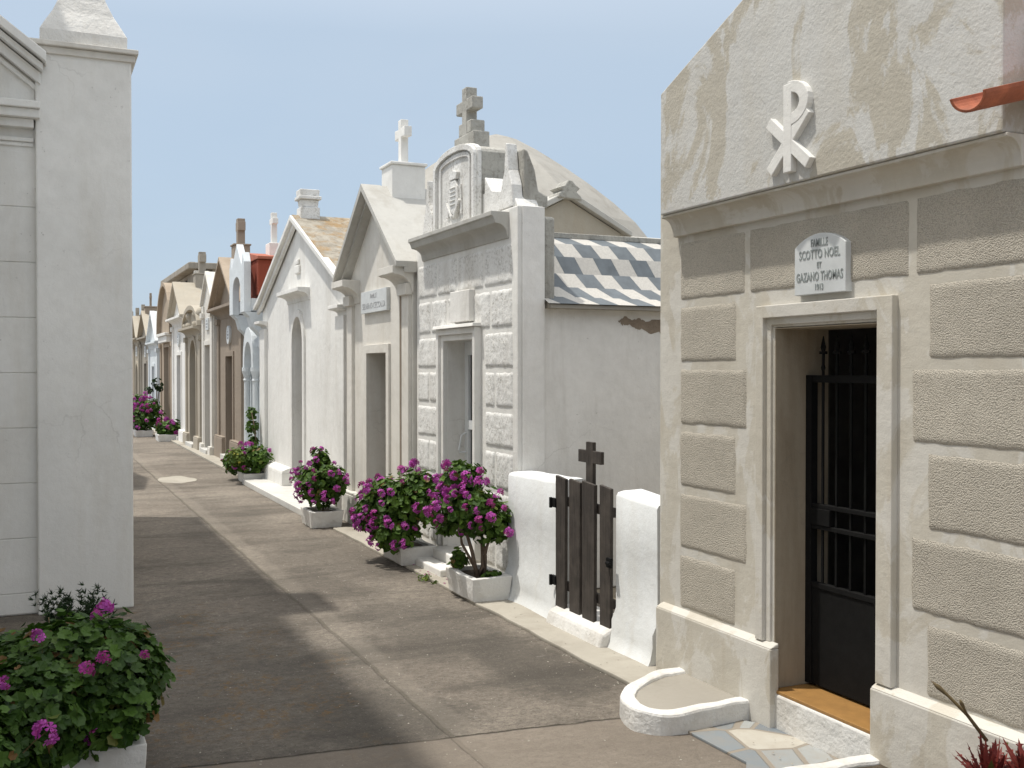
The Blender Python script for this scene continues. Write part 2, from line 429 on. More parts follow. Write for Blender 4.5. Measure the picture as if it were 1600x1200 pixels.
M['slate'] = slate_mat()
def glassmat():
    m, t, b = nt('dark_glass'); b.inputs['Base Color'].default_value = (.02,.022,.024,1); b.inputs['Roughness'].default_value = .08; return m
M['glass'] = glassmat()
def peeled():
    m, t, b = nt('bare_patch'); tc = N(t, 'ShaderNodeTexCoord').outputs['Object']
    n = noise(t, tc, 12, 5, .7)
    t.links.new(mixc(t, n, (.16,.12,.09), (.36,.30,.23)), b.inputs['Base Color']); b.inputs['Roughness'].default_value = .95
    bump(t, b, n, .8, .02); return m
M['peel'] = peeled()

# ------------------------------------------------------------------ text
def text(body, size, s, p, z, mat, parent, name='lettering', spacing=1.0, ext=.002, sx=1.0, bold=0.0):
    cu = bpy.data.curves.new('tmp', 'FONT'); cu.body = body; cu.size = size; cu.align_x = 'CENTER'; cu.align_y = 'CENTER'
    cu.extrude = ext; cu.space_character = spacing; cu.offset = bold; cu.resolution_u = 3
    to = bpy.data.objects.new('tmp', cu); COL.objects.link(to)
    dg = bpy.context.evaluated_depsgraph_get()
    me = bpy.data.meshes.new_from_object(to.evaluated_get(dg)); COL.objects.unlink(to); bpy.data.objects.remove(to)
    me.name = name; me.materials.clear(); me.materials.append(mat)
    mat4 = Matrix.Rotation(math.pi/2, 4, 'X') @ Matrix.Diagonal((sx, 1, 1, 1))
    me.transform(mat4)
    o = bpy.data.objects.new(name, me); COL.objects.link(o); o.parent = parent
    o.location = W3(s, p, z) - wloc(parent)
    return o

# ------------------------------------------------------------------ shared parts
def cross_bm(b, s, p, z0, z1, w, arm_z, arm_w, t=None, arm_h=None, flare=0):
    t = t or w; arm_h = arm_h or w
    b.box(s-w/2, s+w/2, p-t/2, p+t/2, z0, arm_z-arm_h/2)
    b.box(s-arm_w/2, s+arm_w/2, p-t/2, p+t/2, arm_z-arm_h/2, arm_z+arm_h/2)
    b.box(s-w/2, s+w/2, p-t/2, p+t/2, arm_z+arm_h/2, z1)
    return b
def cross_outline(s, z0, z1, w, az, aw, ah, flare=0):
    w2, h = w/2, ah/2
    return [(s-w2, z0), (s+w2, z0), (s+w2, az-h), (s+aw/2, az-h-flare), (s+aw/2, az+h+flare), (s+w2, az+h), (s+w2+flare, z1), (s-w2-flare, z1), (s-w2, az+h), (s-aw/2, az+h+flare), (s-aw/2, az-h-flare), (s-w2, az-h)]

def gable_tomb(name, label, cat, s0, s1, p, eave, apex, mat, roofmat=None, depth=2.2, door=None, doormat=None, plinth=.35,
               cornice=True, crs=None, crsmat=None, pil=True, plaque=None, over=.14, ctr=None, hood=False, group=None, arched=False, rake_th=.11):
    """small mortuary chapel with a gable facing the lane"""
    c = ctr if ctr is not None else (s0+s1)/2; roofmat = roofmat or mat; crsmat = crsmat or mat
    T = thing(name, c, p, label, cat, group)
    dw, dh, dz, kind = door or (.7, 1.95, .12, 'square')
    if kind == 'square': hole = [(c-dw/2, dz), (c+dw/2, dz), (c+dw/2, dh), (c-dw/2, dh)]
    else: hole = arch_hole(c-dw/2, c+dw/2, dz, dh-dw*(.5 if kind == 'round' else .8), dh, kind == 'pointed')
    th = .28
    if arched:
        top = arc(c, eave, (s1-s0)/2, apex-eave, 180, 0, 14)
        outer = [(s0, 0)] + top + [(s1, 0)]
    else:
        outer = [(s0, 0), (s0, eave), (c, apex-.03), (s1, eave), (s1, 0)]
    b = MB(); b.plate(outer, p, p+th, [hole])
    b.box(s0+.02, s1-.02, p+th+.002, p+depth, 0, eave-.01)
    b.build('wall', mat, T, .008)
    d = MB(); d.box(c-dw/2-.02, c+dw/2+.02, p+th-.04, p+th-.001, dz, dh+.0)
    if kind == 'square':
        d.box(c-.012, c+.012, p+th-.055, p+th-.041, dz, dh)
    do = d.build('door', doormat or M['door_dark'], T)
    # roof
    r = MB(); o2 = .06
    if arched:
        outl = arc(c, eave, (s1-s0)/2+o2, apex-eave+.05, 180, 0, 14)
        inn = arc(c, eave, (s1-s0)/2-.03, apex-eave-.05, 0, 180, 14)
        r.plate(outl+inn, p-over, p+depth)
    else:
        m_ = (apex-eave)/((s1-s0)/2)
        e = s0-o2; f = s1+o2; ez = eave-o2*m_
        ez2 = apex-(f-c)*m_ if f-c > 0 else ez
        for q_ in (e, f): r.plate([(q_, ez+.05), (c, apex+.05), (c, apex-.05), (q_, ez-.04)], p+.02, p+depth+.05)
        bmesh.ops.remove_doubles(r.bm, verts=r.bm.verts[:], dist=1e-5)
    r.build('roof', roofmat, T, .006)
    if not arched:
        k = MB()
        # raking moulding in two steps
        for (pp, thk, dd) in ((p-over, .055, .0), (p-over*.55, .05, .055)):
            for q_ in (e, f):
                k.plate([(q_, ez+.056-dd), (c, apex+.056-dd), (c, apex+.056-dd-thk*1.25), (q_, ez+.056-dd-thk)], pp, p+.03-dd*.1)
            bmesh.ops.remove_doubles(k.bm, verts=k.bm.verts[:], dist=1e-5)
        k.build('raking_cornice', roofmat if roofmat is not M['lichen'] else mat, T, .004)
        if cornice == True:
            k = MB(); k.sweep(cavetto(p, p-over-.02, eave-.20, eave+.0, .05), s0-.03, s1+.03)
            k.build('cornice', mat, T, .003)
        elif cornice == 'caps':
            for a in (s0, s1-.42):
                k = MB(); k.sweep(cavetto(p, p-over-.02, eave-.28, eave-.03, .07), a-.02, a+.44); k.build('bracket', mat, T, .003)
    if pil:
        for a in (s0+.02, s1-.22):
            k = MB(); k.box(a, a+.2, p-.035, p+.005, plinth, eave-.2 if cornice else eave-.05)
            k.box(a-.025, a+.225, p-.07, p+.005, eave-.3, eave-.19)
            k.build('pilaster', mat, T, .005)
    if plinth:
        for (a, bb) in ((s0-.01, c-dw/2-.06), (c+dw/2+.06, s1+.01)):
            k = MB(); k.box(a, bb, p-.09, p+.005, 0, plinth-.03); k.plate([(a, plinth-.03), (bb, plinth-.03), (bb-.01, plinth), (a+.01, plinth)], p-.085, p+.004)
            k.build('plinth', mat, T, .008)
    st = MB(); st.box(c-dw/2-.05, c+dw/2+.05, p-.12, p+th-.05, 0, dz); st.build('step', M['pavew'], T, .006)
    if kind == 'square':
        fr = MB(); fr.plate([(c-dw/2-.09, dz), (c-dw/2-.09, dh+.09), (c+dw/2+.09, dh+.09), (c+dw/2+.09, dz), (c+dw/2, dz), (c+dw/2, dh), (c-dw/2, dh), (c-dw/2, dz)], p-.025, p+.004)
    else:
        ho = arch_hole(c-dw/2-.08, c+dw/2+.08, dz, dh-dw*(.5 if kind == 'round' else .8), dh+.10, kind == 'pointed')
        fr = MB(); fr.plate(ho[2:] + [ho[0]] + [hole[0]] + hole[2:][::-1] + [hole[1]] + [ho[1]], p-.025, p+.004)
    if hood is not None: fr.build('door_frame', mat, T, .003)
    if hood:
        k = MB(); k.sweep(cavetto(p, p-.14, dh+.24, dh+.40, .05), c-dw/2-.3, c+dw/2+.3); k.build('hood_moulding', mat, T, .003)
    if plaque:
        (pw, ph, pz, rnd) = plaque
        k = MB()
        if rnd: k.plate(arc(c, pz, pw, pw, 0, 360-15, 23), p-.04, p+.003)
        else: k.box(c-pw/2, c+pw/2, p-.03, p+.003, pz, pz+ph)
        pl = k.build('plaque', M['marble'], T, .003)
        for i, w_ in enumerate((.5, .8, .6)):
            q = MB(); zz = (pz+ph*(.75-.25*i)) if not rnd else pz+pw*(.35-.35*i)
            ww = pw*(1 if not rnd else 1.2)*w_
            n = max(3, int(ww/.03))
            for j in range(n): q.box(c-ww/2+j*ww/n, c-ww/2+(j+.6)*ww/n, p-.042 if rnd else p-.032, p-.038 if rnd else p-.028, zz-.014, zz+.014)
            q.build('lettering', M['letter_faint'], pl)
    if crs:
        (cp, pw, pt, ph, cw, ch, aw) = crs   # p position, pedestal width/thickness/height, cross width, height, arm width
        z0 = apex+.0
        k = MB(); k.box(c-pw/2, c+pw/2, cp-pt/2, cp+pt/2, z0-.10, z0+ph); k.box(c-pw/2-.02, c+pw/2+.02, cp-pt/2-.02, cp+pt/2+.02, z0+ph, z0+ph+.03)
        pd = k.build('pedestal', crsmat, T, .008)
        k = MB(); k.plate(cross_outline(c, z0+ph+.02, z0+ph+ch, cw, z0+ph+ch*.72, aw, cw, .008), cp-cw*.45, cp+cw*.45)
        k.build('cross', crsmat, pd, .006)
    return T

# ================================================================== SETTING
b = MB(); b.box(-300, 300, -300, 300, -.3, -.006); o = b.build('ground', M['earth']); tag(o, kind='structure')
b = MB()
vs = [b.v(s, p, 0) for s, p in ((-6, -14), (62, -14), (62, 3.9), (-6, 3.9))]; b.face(vs)
o = b.build('lane', M['lane']); tag(o, kind='structure')
# pavement strips along the tombs
def wavy(s0, s1, p, amp, n, seed):
    return [(s0+(s1-s0)*i/n, p+amp*mnoise.noise(Vector((i*.37, seed, 0)))) for i in range(n+1)]
b = MB(); e = wavy(4.75, 11.0, 2.91, .03, 40, 3)
b.slab(e+[(11.0, 3.4), (4.75, 3.4)], -.002, .022); o = b.build('pavement', M['pave'], None, .006); tag(o, kind='structure')
b = MB(); b.slab([(11.75, 2.84), (15.95, 2.84), (15.95, 3.4), (11.75, 3.4)], -.002, .075); o = b.build('pavement', M['pavew'], None, .008); tag(o, kind='structure')
b = MB(); b.slab([(16.05, 2.95), (44, 3.05), (44, 3.5), (16.05, 3.5)], -.002, .04); o = b.build('pavement', M['pave'], None, .008); tag(o, kind='structure')
# pale patch in the lane
b = MB(); pts = []
for i in range(26):
    a = i/26*2*math.pi; k = 1+.22*mnoise.noise(Vector((math.cos(a)*1.5, math.sin(a)*1.5, 2)))
    pts.append((17.0+.55*k*math.cos(a), 2.02+.27*k*math.sin(a)))
b.slab(pts, -.002, .005); o = b.build('pavement_patch', M['pave']); tag(o, kind='structure')

# ================================================================== R: grey block tomb (near right)
R = thing('tomb_chapel', 3.75, 3.2, 'nearest tomb chapel of grey pebbledash blocks with iron gate and Chi Rho on its gable', 'tomb')
P = 3.2
hole = [(3.36, -.02+.0), (4.035, 0), (4.035, 1.90), (3.36, 1.90)]
b = MB()
b.plate([(2.60, 0), (3.36, 0), (3.36, 1.90), (4.035, 1.90), (4.035, 0), (5.04, 0), (5.04, 2.9), (2.60, 2.9)], P, P+.32)
b.box(4.92, 5.04, P+.322, P+3.2, 0, 2.75); b.box(2.60, 2.72, P+.322, P+3.2, 0, 2.75)
b.box(2.725, 4.915, P+3.0, P+3.2, 0, 2.75)
b.build('wall', M['tan'], R, .008)
b = MB(); b.box(5.043, 5.09, P+.06, P+3.2, 0, 2.70); b.build('side_wall', M['cement'], R, .006)
b = MB(); b.box(2.735, 4.905, P+.335, P+2.985, 0, .18); b.build('floor', M['door_grey'], R)
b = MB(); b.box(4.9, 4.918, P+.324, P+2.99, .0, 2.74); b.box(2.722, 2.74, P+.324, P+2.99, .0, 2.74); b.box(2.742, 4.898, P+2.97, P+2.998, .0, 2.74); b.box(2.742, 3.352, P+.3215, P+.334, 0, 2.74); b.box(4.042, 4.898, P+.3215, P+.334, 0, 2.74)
b.build('shade_lining', M['inner'], R)  # dark panels added over the tan walls to paint in the room's shade
b = MB(); b.box(3.25, 4.6, P+2.2, P+2.9, .182, 1.2); b.box(3.2, 4.65, P+2.15, P+2.93, 1.203, 1.26); b.build('altar', M['side'], R, .01)
b = MB(); b.plate([(2.6, 2.905), (5.09, 2.905), (5.09, 3.02), (3.75, 3.48), (2.6, 3.08)], P+.19, P+3.25); b.build('roof', M['greyroof'], R, .01)
# gable panel
b = MB(); b.plate([(2.65, 2.53), (4.85, 2.53), (4.85, 3.18), (3.75, 3.61), (2.65, 3.18)], P-.12, P+.185); gp = b.build('gable', M['gable'], R, .008)
# cornice under it
b = MB(); b.sweep([(P+.004, 2.528), (P-.108, 2.528), (P-.108, 2.516)] + [(P-.098+.062*math.sin(i/8*math.pi/2), 2.435+.078*math.cos(i/8*math.pi/2)) for i in range(9)] + [(P-.034, 2.418), (P+.004, 2.418)], 2.64, 4.86)
b.build('cornice', M['tan'], R, .003)
# Chi Rho
cz0, cz1, cs = 2.575, 2.975, 3.765
b = MB(); f0, f1 = P-.152, P-.118
w = .027
b.box(cs-w, cs+w, f0, f1, cz0, cz1-.01)
# P bowl (towards the viewer's right = smaller s)
n = 12
def pt(r_, rz, i): 
    a = math.radians(90-180*i/n); return (cs-.012-r_*math.cos(a), cz1-.098+rz*math.sin(a))
b.plate([(cs, cz1)]+[pt(.125, .098, i) for i in range(n+1)]+[(cs, cz1-.196), (cs, cz1-.145)]+[pt(.066, .047, n-i) for i in range(n+1)]+[(cs, cz1-.051)], f0+.001, f1)
def bar(a, c, w_, q0, q1):
    a = Vector(a); c = Vector(c); d = (c-a).normalized(); nn = Vector((-d.y, d.x))*w_
    b.plate([tuple(a+nn), tuple(c+nn), tuple(c-nn), tuple(a-nn)], q0, q1)
bar((cs+.135, cz0+.245), (cs-.135, cz0+.02), .026, f0+.002, f1)
bar((cs-.125, cz0+.255), (cs+.130, cz0+.02), .026, f0+.003, f1)
b.build('chi_rho', M['white'], R, .003)
# pebbledash blocks
rows = [(2.075, 2.385, [(4.835, 4.262), (4.228, 3.195), (3.16, 2.63)]),
        (1.742, 2.04, [(4.835, 4.335), (3.093, 2.63)]),
        (1.408, 1.705, [(4.835, 4.248), (3.177, 2.63)]),
        (1.072, 1.372, [(4.835, 4.335), (3.093, 2.63)]),
        (.74, 1.035, [(4.835, 4.245), (3.177, 2.63)]),
        (.415, .702, [(4.835, 4.335), (3.093, 2.63)])]
k = 0
for (za, zb, cols) in rows:
    for (sb, sa) in cols:
        b = MB(); b.rough(sa, sb, za, zb, P, .006, .014, .0012, k*3.3); b.build('block', M['dash'], R, 0, True); k += 1
# plinth
for (a, c_) in ((2.61, 3.352), (4.0, 5.0)):
    b = MB(); b.plate([(a, 0), (c_, 0), (c_, .385), (a, .385)], P-.05, P+.003)
    b.sweep([(P-.05, .386), (P+.002, .386), (P+.002, .41), (P-.02, .402)], a, c_)
    b.build('plinth', M['tan'], R, .006)
# door surround
zd = .405
b = MB(); b.plate([(3.255, zd), (3.255, 2.005), (4.14, 2.005), (4.14, zd), (4.085, zd), (4.085, 1.945), (3.342, 1.945), (3.342, zd)], P-.032, P+.003)
b.plate([(3.335, zd), (3.335, 1.95), (4.09, 1.95), (4.09, zd), (4.05, zd), (4.05, 1.912), (3.36, 1.912), (3.36, zd)], P-.012, P+.004)
b.build('door_frame', M['tan'], R, .004)
b = MB(); b.box(3.362, 4.033, P-.02, P+.17, 0, .172); b.box(3.36, 4.035, P+.172, P+.33, 0, .172); sl = b.build('door_step', M['kerbwhite'], R, .01)
b = MB(); b.box(3.362, 4.033, P-.012, P+.36, .1725, .188); b.build('sill', M['ochre'], sl, .003)
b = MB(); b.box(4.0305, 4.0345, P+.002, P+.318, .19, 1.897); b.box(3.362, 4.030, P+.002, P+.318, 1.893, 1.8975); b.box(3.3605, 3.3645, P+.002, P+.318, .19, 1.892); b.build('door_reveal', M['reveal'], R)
# iron gate
gpz = P+.19
b = MB()
b.box(3.365, 4.03, gpz, gpz+.02, .20, .665)
ga = b.build('gate', M['iron'], R, .003)
b = MB(); b.box(3.99, 4.03, gpz-.01, gpz+.03, .20, 1.675); b.box(3.365, 3.40, gpz-.01, gpz+.03, .20, 1.66)
for (za, zb) in ((1.64, 1.675), (1.045, 1.065), (.945, .965), (.665, .69)): b.box(3.402, 3.988, gpz-.006, gpz+.026, za, zb)
b.build('gate_frame', M['iron'], ga, .002)
for i in range(6):
    s_ = 3.46+i*.094
    b = MB(); b.tube([W3(s_, gpz+.01, .66), W3(s_, gpz+.01, 1.80)], .0075, 6)
    for zc in (1.71,): b.lathe(s_, gpz+.01, [(.008, zc-.012), (.011, zc), (.008, zc+.012)], 8)
    b.box(s_-.022, s_+.022, gpz+.004, gpz+.016, 1.775, 1.788)
    b.lathe(s_, gpz+.01, [(.009, 1.79), (.013, 1.805), (.002, 1.86)], 6)
    b.build('bar', M['iron'], ga)
b = MB(); b.box(3.86, 3.99, gpz-.012, gpz+.03, .966, 1.044); b.build('lock', M['iron'], ga, .003)
# family plaque
b = MB()
pl = [(3.853, 2.036), (3.521, 2.036), (3.521, 2.25)] + [(3.521+(3.853-3.521)*i/10, 2.25+.055*math.sin(math.pi*i/10)**.8) for i in range(1, 10)] + [(3.853, 2.25)]
b.plate(pl, P-.035, P+.003); pq = b.build('plaque', M['marble'], R, .003)
cs = 3.687
for (tx, sz, zz, sx) in (('FAMILLE', .047, 2.262, .62), ('SCOTTO NOEL', .056, 2.212, .66), ('ET', .036, 2.163, .72), ('GAZANO THOMAS', .056, 2.114, .60), ('1913', .038, 2.066, .72)):
    text(tx, sz, cs, P-.0352, zz, M['letter'], pq, sx=sx, bold=.0009, spacing=1.06)

# rounded kerbs either side of the door
def kerb(mirror, label):
    f = (lambda s: 7.52-s) if mirror else (lambda s: s)
    T = thing('planting_kerb', f(4.45), 2.95, label, 'kerb')
    outer = [(4.16, 3.165), (4.134, 2.94), (4.13, 2.76), (4.16, 2.65), (4.24, 2.58), (4.36, 2.575), (4.50, 2.63), (4.63, 2.75), (4.72, 2.90), (4.77, 3.02), (4.78, 3.165)]
    # resample smooth
    pts = []
    for i in range(len(outer)-1):
        for j in range(4):
            t = j/4; q = [Vector(outer[max(0, min(len(outer)-1, i+k))]) for k in (-1, 0, 1, 2)]
            a = .5*((2*q[1])+(-q[0]+q[2])*t+(2*q[0]-5*q[1]+4*q[2]-q[3])*t*t+(-q[0]+3*q[1]-3*q[2]+q[3])*t**3); pts.append((a.x, a.y))
    pts.append(outer[-1])
    cen = Vector((4.46, 3.02)); inn = []
    for i, (a, c) in enumerate(pts):
        d = Vector(pts[min(i+1, len(pts)-1)])-Vector(pts[max(i-1, 0)]); nn = Vector((-d.y, d.x)).normalized()
        if (Vector((a, c))+nn*.05-cen).length > (Vector((a, c))-cen).length: nn = -nn
        wd = .075*(1+.12*mnoise.noise(Vector((i*.5, 1, 0))))
        q = Vector((a, c))+nn*wd; inn.append((q.x, q.y))
    O = [(f(a), c) for a, c in pts]; I = [(f(a), c) for a, c in inn]
    b = MB(); b.ring(O, I, 0, .105)
    for v in b.bm.verts:
        if v.co.z > .05: v.co.z += .012*mnoise.noise(v.co*6); 
        v.co.x += .006*mnoise.noise(v.co*9); v.co.y += .006*mnoise.noise(v.co*9+Vector((4, 4, 4)))
    b.build('kerb_rim', M['kerbwhite'], T, .014)
    b = MB(); b.slab([(a, c) for a, c in I], 0, .088); b.build('infill', M['cement'] if not mirror else M['soil'], T)
kerb(False, 'white rounded kerb holding grey cement, on the far side of the iron gate')
kerb(True, 'white rounded kerb cut by the lower right corner, nearest the red succulent')
b = MB(); b.slab([(3.40, 2.55), (3.36, 3.18), (4.05, 3.18), (4.16, 3.10), (4.13, 2.78), (3.7, 2.79)], .0, .014); o = b.build('slate_paving', M['slate'], None, .003); tag(o, kind='structure')

# ================================================================== neighbour with terracotta tile
NB = thing('tomb_chapel', 1.2, 3.3, 'tomb chapel beyond the right edge whose terracotta roof tile juts into the frame', 'tomb')
b = MB(); b.box(-.8, 2.50, 3.35, 6, 0, 2.52); b.build('wall', M['white'], NB, .01)
b = MB()
def halfpipe(a, e_, r0, th_, up, seg=10):
    d_ = (e_-a).normalized(); u_ = d_.cross(Vector((0, 0, 1))).normalized(); w_ = u_.cross(d_)
    sg = -1 if up else 1
    P_ = []
    for (rr, base) in ((r0, a), (r0, e_), (r0-th_, e_), (r0-th_, a)):
        P_.append([b.bm.verts.new(base+u_*math.cos(math.pi*k/seg)*rr+w_*sg*math.sin(math.pi*k/seg)*rr*.8) for k in range(seg+1)])
    for k in range(seg):
        for m_ in range(4): b.face([P_[m_][k], P_[m_][k+1], P_[(m_+1) % 4][k+1], P_[(m_+1) % 4][k]])
    for k in (0, seg): b.face([P_[m_][k] for m_ in range(4)])
halfpipe(W3(2.55, 2.80, 2.605), W3(2.55, 3.6, 2.82), .074, .012, True, 14)
b.build('spout_tile', M['tileterra'], NB, .002, False)
b = MB()
for i in range(15):
    s_ = 2.30-i*.19
    halfpipe(W3(s_, 3.20, 2.62), W3(s_, 6.0, 3.2), .085, .016, True)
    halfpipe(W3(s_-.095, 3.24, 2.66), W3(s_-.095, 6.0, 3.24), .075, .014, False)
b.build('roof', M['tileterra'], NB, 0, False)
b = MB(); b.plate([(-.8, 2.521), (2.45, 2.521), (2.45, 2.56), (-.8, 2.56)], 3.36, 6); b.build('eaves_board', M['white'], NB)

# ================================================================== garden wall and gate
GW = thing('garden_wall', 6.0, 3.22, 'low whitewashed wall with a gap for the wooden gate, between two tombs', 'wall')
def lowwall(s0, s1, top0, top1, seed):
    b = MB(); n = int((s1-s0)/.06)+1; prof = []
    rings = []
    for i in range(n+1):
        s_ = s0+(s1-s0)*i/n; tz = top0+(top1-top0)*i/n+.012*mnoise.noise(Vector((s_*4, seed, 0)))
        j = .012*mnoise.noise(Vector((s_*3, seed, 4))); fl = .055+.03*mnoise.noise(Vector((s_*2, seed, 8)))
        pr = [(3.22-fl-.02, 0), (3.22-fl*.85, .05), (3.22-fl*.55, .12), (3.22-.03+j*.5, .19), (3.22+j, .26), (3.22+j, .6), (3.22+j*.5, tz-.03), (3.235, tz-.008), (3.27, tz), (3.40, tz+.005), (3.44, tz-.01), (3.45, tz-.04), (3.45, 0)]
        rings.append([b.v(s_, a+.004*mnoise.noise(Vector((s_*9, z*9, seed))), z) for a, z in pr])
    for A, B in zip(rings, rings[1:]):
        for k in range(len(A)): b.face([A[k], A[(k+1)%len(A)], B[(k+1)%len(A)], B[k]])
    b.face(rings[0]); b.face(rings[-1][::-1])
    return b
b = lowwall(6.31, 7.155, .955, .945, 2); b.build('wall', M['white_garden'], GW, 0, True)
b = lowwall(5.1, 5.56, .935, .965, 5); b.build('wall', M['white_garden'], GW, 0, True)
for o_ in GW.children:
    e_ = o_.modifiers.new('es', 'EDGE_SPLIT'); e_.split_angle = math.radians(50)
b = MB(); 
b.sweep([(3.10, 0), (3.13, .10), (3.20, .13), (3.45, .12), (3.45, 0)], 5.562, 6.308); 
b.build('threshold', M['kerbwhite'], GW, .02)
GA = thing('wooden_gate', 5.93, 3.2, 'dark picket gate with a wooden cross standing up behind its slats', 'gate')
pick = [(6.305, 6.165, .99, .115, .0), (6.115, 5.965, .985, .10, .003), (5.93, 5.765, .99, .10, -.002), (5.71, 5.575, .985, .11, .004)]
for (a, c_, zt, zb, dp) in pick:
    b = MB(); b.plate([(c_+.006, zb), (a-.004, zb+.008), (a, zt+.006), (c_, zt-.008)], 3.185+dp, 3.208+dp); b.build('picket', M['wood'], GA, .003)
for zz in (.83, .27):
    b = MB(); b.box(5.58, 6.34, 3.21, 3.235, zz-.03, zz+.03); b.build('rail', M['wood'], GA, .003)
b = MB(); b.plate(cross_outline(5.93, .80, 1.24, .092, 1.145, .30, .08), 3.237, 3.262); b.build('cross', M['wood'], GA, .003)
for zz in (.81, .29):
    b = MB(); b.box(6.29, 6.36, 3.175, 3.20, zz-.03, zz+.03); b.tube([W3(6.345, 3.17, zz-.035), W3(6.345, 3.17, zz+.035)], .012, 8); b.build('hinge', M['iron'], GA, .002)
b = MB(); b.box(5.545, 5.60, 3.172, 3.19, .50, .56); b.tube([W3(5.54, 3.165, .53), W3(5.58, 3.165, .53)], .012, 8); b.build('latch', M['iron'], GA, .002)

# ================================================================== W: whitewashed block tomb with acroteria
P = 3.3
Wt = thing('tomb_chapel', 8.3, P, 'whitewashed rough-block tomb chapel with arched relief, spiked corners and a stepped cross', 'tomb')
dh = [(7.97, .16), (8.64, .16), (8.64, 1.95), (7.97, 1.95)]
b = MB(); b.plate([(7.16, 0), (9.43, 0), (9.43, 2.93), (7.16, 2.93)], P, P+.22, [dh]); b.build('facade', M['white'], Wt, .01)
b = MB(); b.box(7.18, 9.41, P+.222, 6.4, 0, 2.20); b.build('wall', M['side'], Wt, .01)
# rough blocks
rws = [(2.36, 2.66), (2.03, 2.32), (1.72, 1.99), (1.41, 1.68), (1.10, 1.37), (.78, 1.06), (.47, .74), (.16, .43)]
k = 0
for i, (za, zb) in enumerate(rws):
    if i == 0: cuts = [7.24, 7.80, 8.38, 8.87, 9.38]
    elif i == 1: cuts = [7.24, 7.66, 8.04, 8.62, 9.03, 9.38]
    else:
        cuts = None
        if i % 2 == 0: segs = [(7.24, 7.77), (8.80, 9.38)]
        else: segs = [(7.24, 7.56), (7.585, 7.77), (8.80, 9.06), (9.085, 9.38)]
    if cuts: segs = [(cuts[j]+.015, cuts[j+1]-.015) for j in range(len(cuts)-1)]
    for (sa, sb) in segs:
        b = MB(); b.rough(sa, sb, za, zb, P, .010, .015, .0028, 50+k*2.7); b.build('block', M['white_block'], Wt, 0, True); k += 1
# cornice
b = MB(); b.sweep([(P+.004, 2.90), (P-.15, 2.90), (P-.15, 2.865), (P-.135, 2.86), (P-.125, 2.835), (P-.12, 2.82)] + [(P-.115+.095*math.sin(i/6*math.pi/2), 2.73+.08*math.cos(i/6*math.pi/2)) for i in range(7)] + [(P-.012, 2.70), (P+.004, 2.70)], 7.31, 9.24)
b.build('cornice', M['greyroof'], Wt, .004)
# attic base and arched centre
b = MB(); b.plate([(7.2, 2.932), (9.35, 2.932), (9.30, 3.02), (9.12, 3.10), (9.0, 3.12), (8.86, 3.3), (8.86, 3.12), (7.84, 3.12), (7.84, 3.25), (7.70, 3.12), (7.58, 3.10), (7.3, 3.05)], P+.02, P+.20); b.build('attic', M['white_block'], Wt, .008)
ct = [(7.87, 2.90), (8.83, 2.90), (8.83, 3.47)] + [(8.35+.48*math.cos(math.radians(a)), 3.47+.115*math.sin(math.radians(a))) for a in range(15, 180, 15)] + [(7.87, 3.47)]
b = MB(); b.box(7.15, 7.1595, P+.035, P+.221, 0, 2.925); b.build('side_face', M['side'], Wt, .002)
b = MB(); b.plate(ct, P-.03, P+.01); b.build('arched_panel', M['white_block'], Wt, .006)
b = MB(); b.plate([(7.875, 2.93), (8.825, 2.93), (8.825, 3.465)] + [(8.35+.475*math.cos(math.radians(a)), 3.465+.10*math.sin(math.radians(a))) for a in range(15, 180, 15)] + [(7.875, 3.465)], P+.012, P+.42); b.build('arched_panel_back', M['oldstone'], Wt, .006)
def archring(ro, ri, zo, zi, hb):
    o_ = [(8.35+ro, hb), (8.35+ro, 3.45)] + [(8.35+ro*math.cos(math.radians(a)), 3.45+zo*math.sin(math.radians(a))) for a in range(12, 180, 12)] + [(8.35-ro, 3.45), (8.35-ro, hb)]
    i_ = [(8.35+ri, hb), (8.35+ri, 3.43)] + [(8.35+ri*math.cos(math.radians(a)), 3.43+zi*math.sin(math.radians(a))) for a in range(12, 180, 12)] + [(8.35-ri, 3.43), (8.35-ri, hb)]
    return o_ + i_[::-1]
b = MB(); b.plate(archring(.47, .42, .13, .10, 2.93), P-.06, P-.028); b.plate(archring(.35, .32, .065, .045, 2.93), P-.045, P-.027); b.build('arch_moulding', M['white_block'], Wt, .004)
# relief: draped urn
b = MB()
b.plate([(8.35-.05, 3.30), (8.35-.09, 3.24), (8.35-.11, 3.14), (8.35-.07, 3.05), (8.35, 3.01), (8.35+.07, 3.05), (8.35+.11, 3.14), (8.35+.09, 3.24), (8.35+.05, 3.30)], P-.055, P-.028)
b.plate([(8.35-.08, 3.305), (8.35+.08, 3.305), (8.35+.10, 3.36), (8.35, 3.385), (8.35-.10, 3.36)], P-.06, P-.028)
for sg in (-1, 1):
    b.plate([(8.35+sg*.12, 3.25), (8.35+sg*.15, 3.25), (8.35+sg*.17, 3.0), (8.35+sg*.14, 3.0)], P-.045, P-.028)
    b.plate([(8.35+sg*.02, 3.0), (8.35+sg*.14, 3.13), (8.35+sg*.155, 3.11), (8.35+sg*.03, 2.975)], P-.065, P-.0285)
for j in range(5): b.box(8.29, 8.41, P-.066, P-.054, 3.09+j*.035, 3.10+j*.035)
b.build('relief', M['white_block'], Wt, .006)
